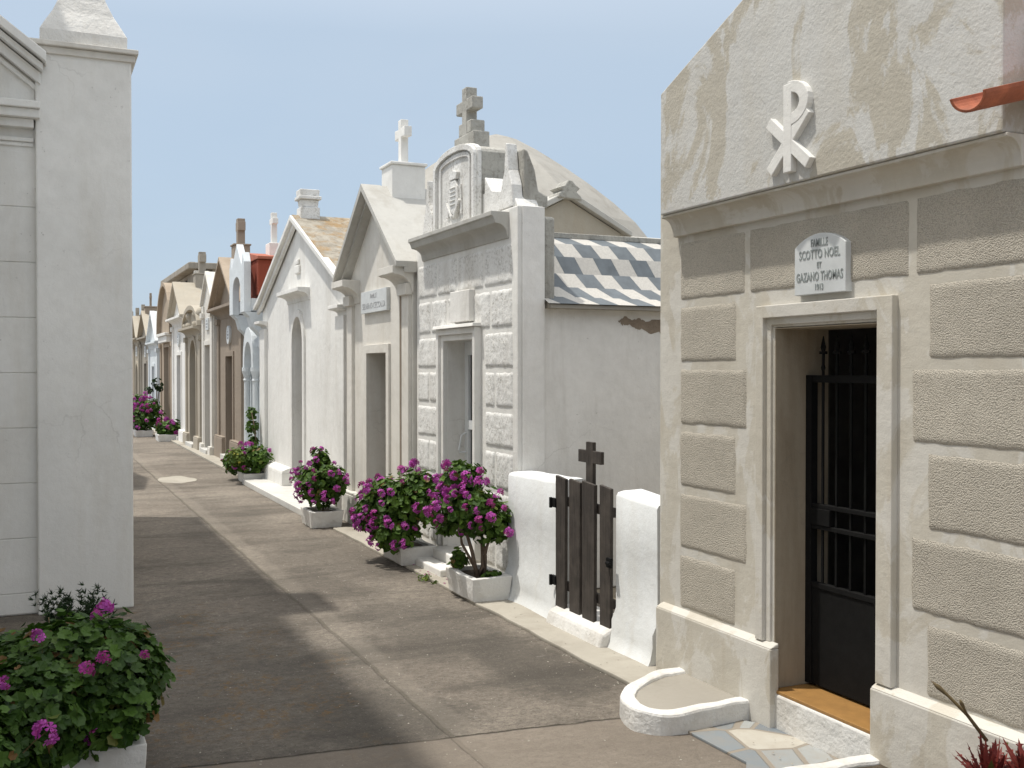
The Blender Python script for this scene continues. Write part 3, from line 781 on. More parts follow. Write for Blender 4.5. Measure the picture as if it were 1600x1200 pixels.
# spiked corner acroteria
for (sc_, sg) in ((7.38, 1), (9.14, -1)):
    b = MB()
    b.plate([(sc_-.13, 2.932), (sc_+.13, 2.932), (sc_+.09, 3.08), (sc_+.03, 3.22), (sc_+.008, 3.43), (sc_-.012, 3.43), (sc_-.05, 3.22), (sc_-.11, 3.10)], P+.0, P+.09)
    b.build('acroterion', M['white_block'], Wt, .008)
    b = MB(); b.sweep([(P+.095, 2.933), (P+.30, 2.933), (P+.30, 3.03), (P+.22, 3.06), (P+.19, 3.22), (P+.13, 3.36), (P+.095, 3.38)], sc_-.13, sc_+.13); b.build('acroterion_side', M['oldstone'], Wt, .015)
b = MB(); b.box(7.17, 9.42, P+.222, P+.32, 2.2, 2.86); b.build('parapet_back', M['oldstone'], Wt, .02)
# stepped cross
cs_, cp_ = 8.38, P+.16
b = MB()
for (hs, hp, za, zb) in ((.22, .075, 3.50, 3.70), (.14, .065, 3.70, 3.81)): b.box(cs_-hs, cs_+hs, cp_-hp-.03, cp_+hp-.03, za, zb)
pd = b.build('stepped_base', M['oldstone'], Wt, .01)
b = MB(); b.plate(cross_outline(cs_, 3.57, 4.10, .105, 3.945, .37, .10), cp_-.10, cp_+.0); b.build('cross', M['oldstone'], pd, .008)
# tiled curved side roof
prof = [(7.08, 2.20)]
for hgt, run in ((.06, .13), (.085, .12), (.115, .10), (.14, .06), (.115, .09), (.065, .12)):
    a, z_ = prof[-1]; prof.append((a+run, z_+hgt))
b = MB(); per = .31; p0, p1 = P+.22, 6.4
per = .335
for r in range(6):
    (sa, za), (sb, zb) = prof[r], prof[r+1]
    sl = .05*(1.7 if r in (0, 1, 5) else 1)
    x = 3.0 + ((5-r)*.42*per) % per; j = 0
    while x < p1:
        q0, q1 = x, x+per/2
        b.mi = j % 2
        hi_ = [max(p0, min(p1, q)) for q in (q0, q1)]; lo_ = [max(p0, min(p1, q+sl)) for q in (q0, q1)]
        if lo_[1] > p0 and (hi_[1]-hi_[0] > 0 or lo_[1]-lo_[0] > 0):
            g_ = .0006
            b.face([b.v(sa, lo_[0]+g_, za), b.v(sa, lo_[1]-g_, za), b.v(sb, hi_[1]-g_, zb), b.v(sb, hi_[0]+g_, zb)])
        x += per/2; j += 1
rf = b.build('roof', [M['paletile'], M['bluetile']], Wt, 0, False, True)
b = MB(); b.plate([(7.095, 2.195), (7.09, 2.165), (9.42, 2.16), (9.42, 2.60), (8.9, 2.72), (7.70, 2.765), (7.585, 2.70), (7.495, 2.585), (7.435, 2.45), (7.335, 2.335), (7.215, 2.25)], P+.24, 6.4); b.build('roof_core', M['cement'], Wt)
b = MB(); b.box(7.69, 8.95, P+.33, 6.42, 2.775, 2.82); b.build('ridge_slab', M['oldstone'], Wt, .006)
# bare patch under the eave
b = MB(); pts = [(4.17, 2.085), (4.25, 2.12), (4.30, 2.09), (4.36, 2.11), (4.42, 2.08), (4.5, 2.10), (4.7, 2.11), (4.7, 1.99), (4.6, 1.97), (4.53, 2.0), (4.47, 1.985), (4.40, 2.02), (4.33, 2.025), (4.26, 2.05), (4.2, 2.06)]
fine = []
for i, (a, c_) in enumerate(pts):
    a2, c2 = pts[(i+1) % len(pts)]
    for j in range(5):
        t = j/5; fine.append((a+(a2-a)*t+.018*mnoise.noise(Vector((i+t*3, 3, j*1.7))), c_+(c2-c_)*t+.022*mnoise.noise(Vector((i+t*3, 9, j*2.1)))))
vs = [b.v(7.1775, a, c_-.0) for a, c_ in fine]; b.face(vs); b.build('bare_plaster', M['peel'], Wt)
# doorway
b = MB(); b.plate([(7.86, .16), (7.86, 2.05), (8.75, 2.05), (8.75, .16), (8.70, .16), (8.70, 2.0), (7.91, 2.0), (7.91, .16)], P-.06, P+.002)
b.plate([(7.91, .16), (7.91, 2.0), (8.70, 2.0), (8.70, .16), (8.64, .16), (8.64, 1.95), (7.97, 1.95), (7.97, .16)], P-.035, P+.0035)
b.sweep([(P-.09, 2.052), (P+.002, 2.052), (P+.002, 2.085), (P-.08, 2.08)], 7.84, 8.77)
b.build('door_frame', M['white'], Wt, .004)
b = MB(); b.box(7.94, 8.67, P-.14, P+.20, 0, .158); b.box(8.0, 8.62, P-.30, P-.145, 0, .08); b.build('step', M['white'], Wt, .012)
pd0 = P+.223
b = MB()
# the body recess: door frame set flush at the back of the facade
b.plate([(7.97, .16), (8.64, .16), (8.64, 1.95), (7.97, 1.95)], pd0-.055, pd0-.003, [[(8.05, .26), (8.56, .26), (8.56, 1.18), (8.05, 1.18)], [(8.05, 1.26), (8.56, 1.26), (8.56, 1.83), (8.05, 1.83)]])
dr = b.build('door', M['pvc'], Wt, .004)
b = MB(); b.box(8.052, 8.558, pd0-.03, pd0-.022, .262, 1.178); b.box(8.052, 8.558, pd0-.03, pd0-.022, 1.262, 1.828); b.build('pane', M['glass'], dr)
b = MB(); b.tube([W3(8.60, pd0-.055, .98), W3(8.60, pd0-.12, .98), W3(8.60, pd0-.125, 1.0), W3(8.60, pd0-.10, 1.13), W3(8.60, pd0-.055, 1.15)], .009, 8); b.build('handle', M['pvc'], dr)
b = MB(); b.box(7.99, 8.42, P-.055, P+.002, 2.10, 2.36); b.build('plaque', M['side'], Wt, .006)

# ================================================================== G: gabled cream tomb
T = gable_tomb('tomb_chapel', 'cream gabled tomb chapel with eaves brackets, between the rough-block and lichen-roofed ones', 'tomb',
    9.47, 11.65, 3.27, 2.71, 3.56, M['cream'], M['greyroof'], 1.45, door=(.68, 1.875, .10, 'square'), doormat=M['door_dark'], plinth=.35,
    cornice='caps', crs=(3.55, .36, .36, .25, .09, .50, .32), crsmat=M['white'], pil=True, over=.18)
b = MB(); b.box(10.14, 11.035, 3.23, 3.273, 2.30, 2.53); gpq = b.build('plaque', M['marble'], T, .003)
text('FAMILLE', .068, 10.585, 3.2295, 2.47, M['letter_faint'], gpq, sx=.9)
text('SERAFINO-CECCALDI', .088, 10.585, 3.2295, 2.37, M['letter_faint'], gpq, sx=.95)
b = MB(); b.tube([W3(9.71, 3.245, .36), W3(9.71, 3.245, 2.42)], .022, 8); b.build('stain_line', M['brown'], T)  # brown tube added to draw the dark stain line beside the pilaster

# ================================================================== T: white gothic door tomb
T = thing('tomb_chapel', 14.26, 3.3, 'broad white tomb chapel with pointed doorway, lichen-covered roof and square chimney-like pedestal', 'tomb')
P = 3.3; c = 14.26
hole = arch_hole(13.95, 14.57, .10, 2.0, 2.42, True)
b = MB(); b.plate([(11.82, 0), (16.72, 0), (16.72, 2.72), (16.4, 2.80), (c, 3.68), (12.1, 2.80), (11.82, 2.72)], P, P+.3, [hole]); b.build('wall', M['white'], T, .01)
b = MB(); b.box(11.84, 16.70, P+.302, P+1.5, 0, 2.65); b.build('back_wall', M['white'], T, .01)
b = MB(); b.box(13.9, 14.62, P+.26, P+.295, .1, 2.42); b.build('door', M['door_grey'], T)
b = MB()
def q4(*pp): b.face([b.v(*x) for x in pp])
A1, A2 = (11.75, P-.09, 2.70), (16.78, P-.09, 2.70); ap = (c, P-.09, 3.80); hp = (c, P+.85, 3.80); B1, B2 = (11.75, P+1.6, 2.66), (16.78, P+1.6, 2.66)
q4(A1, ap, hp, B1); q4(ap, A2, B2, hp); q4(hp, B2, B1)
bmesh.ops.remove_doubles(b.bm, verts=b.bm.verts[:], dist=1e-5)
b.build('roof', M['lichen'], T)
b = MB()
for (pp, za, zb, k_) in ((P-.12, 0, .06, 0), (P-.07, .06, .13, .03)):
    b.plate([(16.86-k_, 2.70-za), (16.55-k_, 2.80-za), (c, 3.79-za), (11.97+k_, 2.80-za), (11.7+k_, 2.70-za), (11.7+k_, 2.70-zb), (11.97+k_, 2.80-zb-.005), (c, 3.79-zb-.012), (16.55-k_, 2.80-zb-.005), (16.86-k_, 2.70-zb)], pp, P-.02)
b.build('raking_cornice', M['white'], T, .006)
for a in (11.82, 16.35):
    b = MB(); b.box(a, a+.37, P-.05, P+.002, .3, 2.33); b.sweep(cavetto(P, P-.13, 2.33, 2.45, .04), a-.03, a+.40); b.build('pilaster', M['white'], T, .005)
    b = MB(); b.box(a-.05, a+(.5 if a < 14 else .42), P-.17, P+.002, 0, .25); b.sweep([(P-.17, .251), (P+.001, .251), (P+.001, .33), (P-.06, .31), (P-.15, .29)], a-.05, a+(.5 if a < 14 else .42)); 
    b.build('pedestal', M['white'], T, .008)
b = MB(); b.box(14.75, 16.3, P-.13, P+.002, 0, .25); b.sweep([(P-.13, .251), (P+.001, .251), (P+.001, .33), (P-.06, .31), (P-.12, .285)], 14.75, 16.3); b.build('plinth', M['white'], T, .006)
b = MB(); b.box(12.35, 13.75, P-.13, P+.002, 0, .25); b.sweep([(P-.13, .251), (P+.001, .251), (P+.001, .33), (P-.06, .31), (P-.12, .285)], 12.35, 13.75); b.build('plinth', M['white'], T, .006)
b = MB(); b.sweep(cavetto(P, P-.16, 2.62, 2.78, .05), 13.62, 14.92); b.build('hood_moulding', M['white'], T, .003)
ho = arch_hole(13.86, 14.66, .3, 2.02, 2.52, True)
b = MB(); b.plate(ho[2:]+[ho[0]]+[(13.95, .3)]+hole[2:][::-1]+[(14.57, .3)]+[ho[1]], P-.03, P+.003); b.build('door_frame', M['white'], T, .003)
b = MB(); b.box(13.98, 14.54, P-.02, P+.28, 0, .1); b.build('step', M['pavew'], T, .005)
b = MB(); b.box(14.13, 14.37, P-.03, P+.001, 3.0, 3.12); b.box(14.17, 14.33, P-.03, P+.001, 3.125, 3.20); b.build('relief', M['white'], T, .02)
b = MB(); b.box(c-.13, c+.13, P+.0, P+.27, 3.6, 3.90, .04); b.box(c-.10, c+.10, P+.025, P+.245, 3.902, 4.0, -.10); b.box(c-.15, c+.15, P-.02, P+.285, 4.003, 4.05); b.box(c-.12, c+.12, P+.0, P+.26, 4.052, 4.14, -.04)
b.build('finial_pedestal', M['white_block'], T, .01)

# ================================================================== B: bluish white porch tomb with red roof
T = thing('tomb_chapel', 17.6, 3.35, 'bluish white gothic porch tomb under a red roof with a small white cross', 'tomb')
P = 3.36; c = 17.62
hole = arch_hole(17.32, 17.92, .12, 1.55, 2.05, True)
b = MB(); b.plate([(16.82, 0), (18.38, 0), (18.38, 2.88), (16.82, 2.88)], P, P+.25, [hole]); b.box(16.84, 18.36, P+.252, P+2.4, 0, 2.85); b.build('wall', M['bluewhite'], T, .008)
b = MB(); b.box(17.25, 17.98, P+.2, P+.245, .12, 2.05); b.build('door', M['bluewhite'], T)
b = MB(); b.box(16.86, 18.34, P-.10, P+2.2, 2.885, 3.45); b.build('attic', M['red'], T, .01)
b = MB(); b.plate([(16.80, 3.453), (18.40, 3.453), (18.40, 3.50), (c, 3.62), (16.80, 3.50)], P-.12, P+2.3); b.build('roof', M['redroof'], T, .008)
gh = arch_hole(17.32, 18.02, 2.72, 2.95, 3.22, True)
b = MB(); b.plate([(16.98, 2.62), (16.98, 3.42), (17.10, 3.58), (17.2, 3.38), (c+.02, 3.76), (18.1, 3.38), (18.2, 3.58), (18.33, 3.40), (18.33, 2.62), (18.02, 2.62)]+[(x, z) for x, z in gh[2:]]+[(17.32, 2.62)], P-.30, P-.19); b.build('porch_gable', M['bluewhite'], T, .006)
b = MB(); b.box(16.98, 17.32, P-.188, P-.001, 2.64, 2.84); b.box(18.02, 18.33, P-.188, P-.001, 2.64, 2.84); b.build('porch_return', M['bluewhite'], T, .01)
for (a, a1) in ((16.98, 17.30), (18.04, 18.33)):
    b = MB(); b.sweep([(P+.002, 2.618)]+[(P-.29+.28*math.sin(i/8*math.pi/2)+.03*math.sin(i*1.6), 2.618-.62*(i/8)) for i in range(9)]+[(P+.002, 1.99)], a, a1); b.build('bracket', M['bluewhite'], T, .006)
for a in (17.24, 18.0):
    b = MB(); b.lathe(a, P-.07, [(.075, .1), (.08, .2), (.055, .24), (.05, 1.5), (.065, 1.53), (.05, 1.56), (.085, 1.68), (.085, 1.74)], 12); b.build('column', M['bluewhite'], T, 0, False)
ho = arch_hole(17.18, 18.06, 1.74, 1.78, 2.40, True)
ih = arch_hole(17.30, 17.94, 1.74, 1.76, 2.16, True)
b = MB(); b.plate(ho[2:]+[ho[0]]+[ih[0]]+ih[2:][::-1]+[ih[1]]+[ho[1]], P-.13, P+.002); b.build('arch_moulding', M['bluewhite'], T, .004)
for zz in range(6):
    b = MB()
    for (a, a1) in ((16.84, 17.14), (18.10, 18.36)): b.box(a, a1, P-.018, P+.002, .15+zz*.31, .43+zz*.31)
    b.build('block', M['bluewhite'], T, .006)
b = MB(); b.box(17.0, 17.55, P-.12, P+.2, 0, .3); b.box(17.7, 18.36, P-.12, P+.2, 0, .3); b.build('plinth', M['bluewhite'], T, .01)
b = MB(); b.box(17.32-.16, 17.32+.16, 3.50, 3.72, 3.52, 3.76); pd = b.build('pedestal', M['side'], T, .01)
b = MB(); b.plate(cross_outline(17.32, 3.75, 4.26, .09, 4.12, .26, .09), 3.56, 3.65); b.build('cross', M['white'], pd, .006)

# ================================================================== farther row
gable_tomb('tomb_chapel', 'brown stone tomb chapel with heavy pediment, round plaque and thick cross', 'tomb', 18.42, 21.05, 3.3, 2.86, 3.70, M['brown'], M['brown_l'], 2.4,
    door=(.72, 1.95, .14, 'square'), doormat=M['door_dark'], plinth=.45, crs=(3.50, .34, .28, .27, .15, .50, .26), crsmat=M['brown'], plaque=(.17, 0, 2.34, True), over=.2)
gable_tomb('tomb_chapel', 'narrow cream tomb chapel with tall plain doorway, squeezed beside the brown pedimented one', 'tomb', 21.12, 22.5, 3.22, 3.05, 3.62, M['cream'], M['cream'], 2.2,
    door=(.72, 2.2, .12, 'square'), doormat=M['door_grey'], plinth=.2, cornice=False, plaque=(.34, .24, 2.5, False), over=.06, crs=(4.0, .12, .12, .05, .07, .5, .24), crsmat=M['concrete'])
# O: ornate beige arch with urn finials
O = gable_tomb('tomb_chapel', 'ornate beige tomb chapel with round-arched door and ball finials on a scrolled top', 'tomb', 22.6, 24.95, 3.2, 2.62, 3.05, M['beige'], M['beige'], 2.2,
    door=(.95, 2.35, .12, 'round'), doormat=M['door_dark'], plinth=.3, cornice=True, arched=True, over=.10)
for a in (22.75, 23.25, 24.3, 24.8):
    b = MB(); b.lathe(a, 3.22, [(.12, 2.62), (.12, 2.72), (.05, 2.76), (.11, 2.84), (.12, 2.9), (.08, 2.98), (.02, 3.02)], 12); b.build('ball_finial', M['beige'], O, 0, True)
b = MB(); b.sweep(cavetto(3.2, 3.02, 2.42, 2.62, .05), 22.56, 25.0); b.build('cornice', M['beige'], O, .004)
gable_tomb('tomb_chapel', 'grey-beige pedimented tomb chapel with a tall grey cross on a block', 'tomb', 25.05, 27.6, 3.22, 2.95, 3.75, M['side'], M['beige'], 2.2,
    door=(.72, 2.05, .12, 'square'), doormat=M['door_grey'], plinth=.3, crs=(3.75, .42, .36, .24, .17, .55, .34), crsmat=M['concrete'], plaque=(.17, 0, 2.42, True), over=.16)
A = gable_tomb('tomb_chapel', 'brown tomb chapel with a tall arched front and white lintel over its door', 'tomb', 27.7, 30.6, 3.25, 2.6, 3.95, M['brown_l'], M['brown_l'], 2.2,
    door=(1.1, 2.3, .12, 'square'), doormat=M['door_grey'], plinth=.3, cornice=True, arched=True, over=.12, crs=(3.9, .36, .3, .12, .15, .5, .30), crsmat=M['brown'])
b = MB(); b.box(28.2, 30.1, 3.12, 3.248, 2.42, 2.58); b.box(28.15, 30.15, 3.08, 3.248, 2.582, 2.66); b.build('lintel', M['white'], A, .01)
gable_tomb('tomb_chapel', 'small bluish white tomb chapel with stepped gable, behind the far geraniums', 'tomb', 30.8, 33.3, 3.2, 2.5, 3.35, M['bluewhite'], M['bluewhite'], 2.2,
    door=(.62, 1.8, .12, 'square'), doormat=M['door_grey'], plinth=.3, crs=(3.4, .14, .14, .08, .07, .55, .22), crsmat=M['side'], over=.1)
gable_tomb('tomb_chapel', 'grey stone far tomb chapel with thin black cross on a brown block', 'tomb', 33.45, 36.3, 3.25, 2.72, 3.5, M['concrete'], M['beige'], 2.2,
    door=(.7, 1.9, .12, 'square'), doormat=M['door_dark'], plinth=.3, crs=(3.4, .4, .36, .16, .07, .45, .2), crsmat=M['brown'], plaque=(.3, .34, 2.1, False), over=.14)
gable_tomb('tomb_chapel', 'pale beige far tomb chapel, third from the end of the row', 'tomb', 36.4, 38.3, 3.2, 2.75, 3.45, M['beige'], M['beige'], 2.2,
    door=(.6, 1.9, .12, 'round'), plinth=.3, crs=(3.4, .22, .2, .06, .12, .38, .2), crsmat=M['concrete'], plaque=(.3, .34, 2.15, False), over=.14)
gable_tomb('tomb_chapel', 'brown far tomb chapel, second from the end of the row', 'tomb', 38.4, 40.5, 3.2, 2.75, 3.45, M['brown_l'], M['beige'], 2.2,
    door=(.6, 1.9, .12, 'square'), plinth=.3, crs=(3.4, .22, .2, .06, .13, .38, .2), crsmat=M['concrete'], over=.14)
gable_tomb('tomb_chapel', 'greyish farthest tomb chapel, showing as a sliver beside the white pillar', 'tomb', 40.6, 43.2, 3.2, 2.8, 3.45, M['side'], M['greyroof'], 2.2,
    door=(.6, 1.9, .12, 'square'), plinth=.3, crs=(3.4, .3, .26, .08, .13, .36, .22), crsmat=M['concrete'], over=.14)
# concrete vault building behind
V = thing('burial_vault', 30, 5.0, 'bare concrete block building with flat slab roof rising behind the far tombs', 'building')
b = MB(); b.box(27.1, 33.0, 5.5, 8.0, 0, 4.25); b.build('wall', M['concrete'], V, .02)
V.location = W3(30, 3.6, 0); 
for ch in V.children: ch.location.y += 0
for ch in V.children: ch.location.y -= 0
# (moved forward so it rises straight behind the facades)
b = MB(); b.box(27.0, 33.2, 3.52, 6.2, 4.20, 4.36); b.build('roof', M['concrete'], V, .02)
b = MB(); b.box(27.15, 33.0, 3.75, 3.95, 3.2, 4.19); b.box(27.15, 27.35, 3.96, 6.1, 3.0, 4.19); b.build('block_wall', M['concrete'], V, .02)
b = MB()
for i in range(4):
    b.box(27.10, 27.145, 3.80+i*.52, 4.27+i*.52, 3.3, 4.0)
b.build('panel', M['brown'], V, .01)
b = MB(); b.box(26.95, 27.09, 3.65, 4.0, 3.3, 4.15); b.build('pier', M['cream'], V, .01)

# dome behind the white tomb
D = thing('domed_chapel', 16.17, 7.06, 'large chapel with a pale faceted cement dome rising behind the rough block tomb', 'chapel')
b = MB(); b.box(14.2, 18.1, 5.1, 9.0, 0, 3.36); b.build('wall', M['cream'], D, .01)
b = MB()
prof = [(2.87, 3.38), (2.632, 3.688), (2.324, 4.08), (1.96, 4.416), (1.54, 4.752), (1.19, 5.004), (0.7, 5.326), (0.35, 5.522), (0.028, 5.62)]
cx, cy = 16.17, 7.06
rings = []
for r, z in prof: rings.append([b.v(cx+r*math.cos(math.radians(k*45+38)), cy+r*math.sin(math.radians(k*45+38)), z) for k in range(8)])
for A_, B_ in zip(rings, rings[1:]):
    for k in range(8): b.face([A_[k], A_[(k+1)%8], B_[(k+1)%8], B_[k]])
b.face(rings[0]); b.face(rings[-1])
b.build('dome', M['dome'], D, 0)
# pedimented tomb behind, with acroterion
T = thing('tomb_chapel', 9.9, 4.7, 'beige pediment with carved finial showing above the blue and white tiled roof', 'tomb')
b = MB(); b.plate([(0, 0), (0, 1), (1, 1), (1, 0)], 0, 1); b.bm.free(); b = MB()
# its gable faces the camera side, so it is an outline in the (p,z) plane
def pz(pts, s0, s1): 
    b.sweep(pts, s0, s1)
pz([(4.40, 0), (4.40, 3.15), (5.05, 3.48), (5.70, 3.15), (5.70, 0)], 9.75, 10.9); b.build('wall', M['beige'], T, .01)
b = MB(); pz([(4.30, 3.11), (5.05, 3.49), (5.80, 3.11), (5.80, 3.17), (5.05, 3.56), (4.30, 3.17)], 9.68, 10.9); b.build('roof', M['greyroof'], T, .01)
b = MB(); pz([((x-4.05)*.75+5.05, (z-3.24)*.8+3.47) for x, z in [(3.86, 3.24), (3.88, 3.30), (3.95, 3.33), (3.88, 3.37), (3.97, 3.40), (4.02, 3.47), (4.08, 3.47), (4.14, 3.41), (4.21, 3.37), (4.15, 3.32), (4.22, 3.27), (4.24, 3.22)]], 9.66, 9.9); b.build('finial', M['oldstone'], T, .012)
T = thing('tomb_chapel', 10.5, 6.2, 'low cream flat-topped tomb peeking above the tiled roof beside the patched gable', 'tomb')
b = MB(); b.box(11.0, 12.6, 6.1, 9.0, 0, 3.2); b.build('wall', M['cream'], T, .02)
b = MB(); b.box(10.95, 12.65, 6.05, 9.05, 3.202, 3.30); b.build('roof', M['cream'], T, .02)

# ================================================================== left corner tomb
L = thing('tomb_chapel', 8.0, .35, 'white tomb chapel at the left corner with a tall pillar topped by a pyramid', 'tomb')
SF = 7.98
def yz(bm_, pts, s0, s1): bm_.sweep(pts, s0, s1)
b = MB(); yz(b, [(-3.4, 0), (.04, 0), (.04, 3.5), (-1.7, 4.75), (-3.4, 3.5)], SF+.07, SF+.35); b.box(SF+.352, 13.15, -3.4, .62, 0, 3.45); b.build('wall', M['white_l'], L, .01)
b = MB(); b.box(SF, SF+.6, .03, .655, 0, 3.93); b.build('pillar', M['white_l'], L, .012)
b = MB(); b.box(SF-.05, SF+.65, -.01, .70, 3.931, 3.965); b.box(SF-.02, SF+.62, .01, .68, 3.88, 3.93); b.build('pillar_cap', M['cream'], L, .006)
b = MB()
cs_, cp_ = SF+.30, .345
rings = []
for (r, z) in ((.285, 3.966), (.285, 4.06), (.25, 4.13), (.20, 4.22), (.155, 4.33), (.115, 4.46), (.06, 4.7), (.01, 4.95)):
    rings.append([b.v(cs_+r*a+.006*mnoise.noise(Vector((z*5, a, c2))), cp_+r*c2+.006*mnoise.noise(Vector((z*7, a, c2+4))), z) for a, c2 in ((-1, -1), (1, -1), (1, 1), (-1, 1))])
for A_, B_ in zip(rings, rings[1:]):
    for k in range(4): b.face([A_[k], A_[(k+1)%4], B_[(k+1)%4], B_[k]])
b.face(rings[0]); b.face(rings[-1]); b.build('pyramid_finial', M['kerbwhite'], L, .015)
# blocks
k = 0
for i in range(9):
    z0_ = 3.21-.382*(i+1); z1_ = z0_+.377
    e0 = -.22 if i % 2 == 0 else -.62
    for (pa, pb) in ((e0, .035), (e0-.8, e0-.008), (e0-1.6, e0-.808)):
        if z0_ < 0: z0_ = .01
        b = MB(); b.box(SF+.0635, SF+.071, pa, pb-.0, z0_, z1_); b.build('block', M['white_l'], L, .008)
# cornice, frieze, pediment
b = MB()
for (za, zb, d) in ((3.48, 3.53, .16), (3.42, 3.48, .13), (3.36, 3.42, .08), (3.27, 3.30, .03), (3.24, 3.27, .015)): b.box(SF+.07-d, SF+.0695, -3.4, .03-.01*(d < .1)+(.03 if d > .1 else 0), za+.0005, zb)
b.build('cornice', M['white_l'], L, .006)
b = MB()
for (off, th_, d) in ((0, .07, .20), (.07, .05, .15), (.12, .08, .09), (.20, .04, .05)):
    x0, z0_ = .10, 3.86-off; sl_ = .75
    yz(b, [(x0-off*.3, z0_), (-1.7, z0_+(x0+1.7)*sl_), (-1.7, z0_+(x0+1.7)*sl_-th_), (x0-off*.3, z0_-th_)], SF+.07-d, SF+.30-d*.1)
b.build('raking_cornice', M['white_l'], L, .006)
b = MB(); yz(b, [(-3.4, 3.45), (.029, 3.45), (.029, 3.80), (-1.7, 5.05), (-3.4, 3.85)], SF+.05, SF+.28); b.build('pediment', M['white_l'], L, .005)
b = MB(); b.box(12.9, 13.15, .622, .66, 3.30, 3.42); b.build('eaves', M['white_l'], L, .005)
# other left side tombs, mostly hidden by the corner
gable_l = [(16.3, 19.6, 'white tomb chapel hidden behind the left corner pillar')]
for (a, c_, lab) in gable_l:
    T = thing('tomb_chapel', (a+c_)/2, .4, lab, 'tomb')
    b = MB(); b.box(a, c_, -3.2, .5, 0, 2.75); b.build('wall', M['white'], T, .01)
    b = MB(); b.plate([(a-.06, 2.752), (c_+.06, 2.752), ((a+c_)/2, 3.4)], -3.25, .56); b.build('roof', M['greyroof'], T, .01)
    b = MB(); b.box((a+c_)/2-.4, (a+c_)/2+.4, .505, .52, .1, 2.0); b.build('door', M['door_grey'], T)
# unseen tall block added beside the camera to shade the near left lane
T = thing('chapel', 3.6, -.35, 'unseen tall white block added left of the camera to shade the planter', 'chapel')
b = MB(); b.box(.8, 7.9, -5, -.46, 0, 5.9); b.build('wall', M['white'], T, .02)
b = MB(); b.box(.7, 8.75, -5.1, -.40, 5.902, 6.1); b.build('cornice', M['white'], T, .02)  # overhang lengthened to close a lit gap between the two shadows
b = MB(); b.plate([(.8, 6.11), (7.9, 6.11), (4.2, 6.9)], -5, -.7); b.build('roof', M['greyroof'], T, .02)

# ================================================================== PLANTS
def leaf(b, c, n, r, up, lobes=9, cup=.25, mi=0):
    n = n.normalized(); u = n.cross(up)
    if u.length < .05: u = n.cross(Vector((1, 0, 0)))
    u.normalize(); w = n.cross(u)
    ce = b.bm.verts.new(c - n*r*cup)
    vs = []
    for k in range(lobes):
        a = 2*math.pi*(k+.5)/lobes
        rr = r*(1 if k % 2 else .84)
        if k == 0: rr = r*.35
        vs.append(b.bm.verts.new(c + (u*math.cos(a)+w*math.sin(a))*rr + n*r*cup*.25*random.uniform(-1, 1)))
    for k in range(lobes):
        f = b.face([ce, vs[k], vs[(k+1) % lobes]])
        if f: f.material_index = mi
def rnd_dir():
    while True:
        v = Vector((random.uniform(-1, 1), random.uniform(-1, 1), random.uniform(-1, 1)))
        if .05 < v.length < 1: return v.normalized()
def crown(b, blobs, n, size, lobes=9, inner=.45, zmin=None):
    """blobs: (s,p,z,rs,rp,rz)"""
    wts = [bl[3]*bl[4]+bl[4]*bl[5]+bl[3]*bl[5] for bl in blobs]
    for i in range(n):
        bl = random.choices(blobs, wts)[0]
        d = rnd_dir(); k = random.uniform(inner**2, 1)**.5
        k *= 1+.34*mnoise.noise(d*2.8+Vector((bl[0], bl[1], bl[2])))
        c = W3(bl[0], bl[1], bl[2]) + Vector((d.x*bl[3], d.y*bl[4], d.z*bl[5]))*k
        if zmin and c.z < zmin: continue
        nn = (d*1.1+Vector((0, 0, .6))+rnd_dir()*.75)
        leaf(b, c, nn, size*random.uniform(.45, 1.25), rnd_dir(), lobes)
def flower_mesh(name, R_, nf, fr, mats, seed):
    random.seed(seed); b = MB()
    for i in range(nf):
        d = rnd_dir(); d.z = abs(d.z)*.8-.15; d.normalize()
        c = d*R_*random.uniform(.75, 1.0); n_ = (d+rnd_dir()*.35).normalized()
        u = n_.cross(Vector((0, 0, 1))); 
        if u.length < .1: u = Vector((1, 0, 0))
        u.normalize(); w = n_.cross(u); ph = random.uniform(0, 6)
        cv = b.bm.verts.new(c)
        for k in range(5):
            a = ph+2*math.pi*k/5; e = [(-.45, .75), (-.3, 1.08), (.3, 1.08), (.45, .75)]
            vs = [cv]
            for (da, rr) in e: vs.append(b.bm.verts.new(c+(u*math.cos(a+da)+w*math.sin(a+da))*fr*rr+n_*fr*.18*random.uniform(-.5, 1.2)))
            f = b.face(vs); 
            if f: f.material_index = 0 if i % 5 else 1
    b.mi = 2; b.tube([Vector((0, 0, -.10)), Vector((.006, .004, -.05)), Vector((0, 0, R_*.3))], .0022, 5)
    for f in b.bm.faces:
        if len(f.verts) == 4: f.material_index = 2
    me = bpy.data.meshes.new(name); b.bm.to_mesh(me); b.bm.free()
    for m in mats + [M['stem']]: me.materials.append(m)
    return me
FM = [flower_mesh('flower_head', .032, 13, .017, [M['petal'], M['petal_dark']], 11), flower_mesh('flower_head', .040, 17, .018, [M['petal'], M['petal_dark']], 12), flower_mesh('flower_head', .026, 8, .016, [M['petal_dark'], M['petal']], 13)]
random.seed(5)
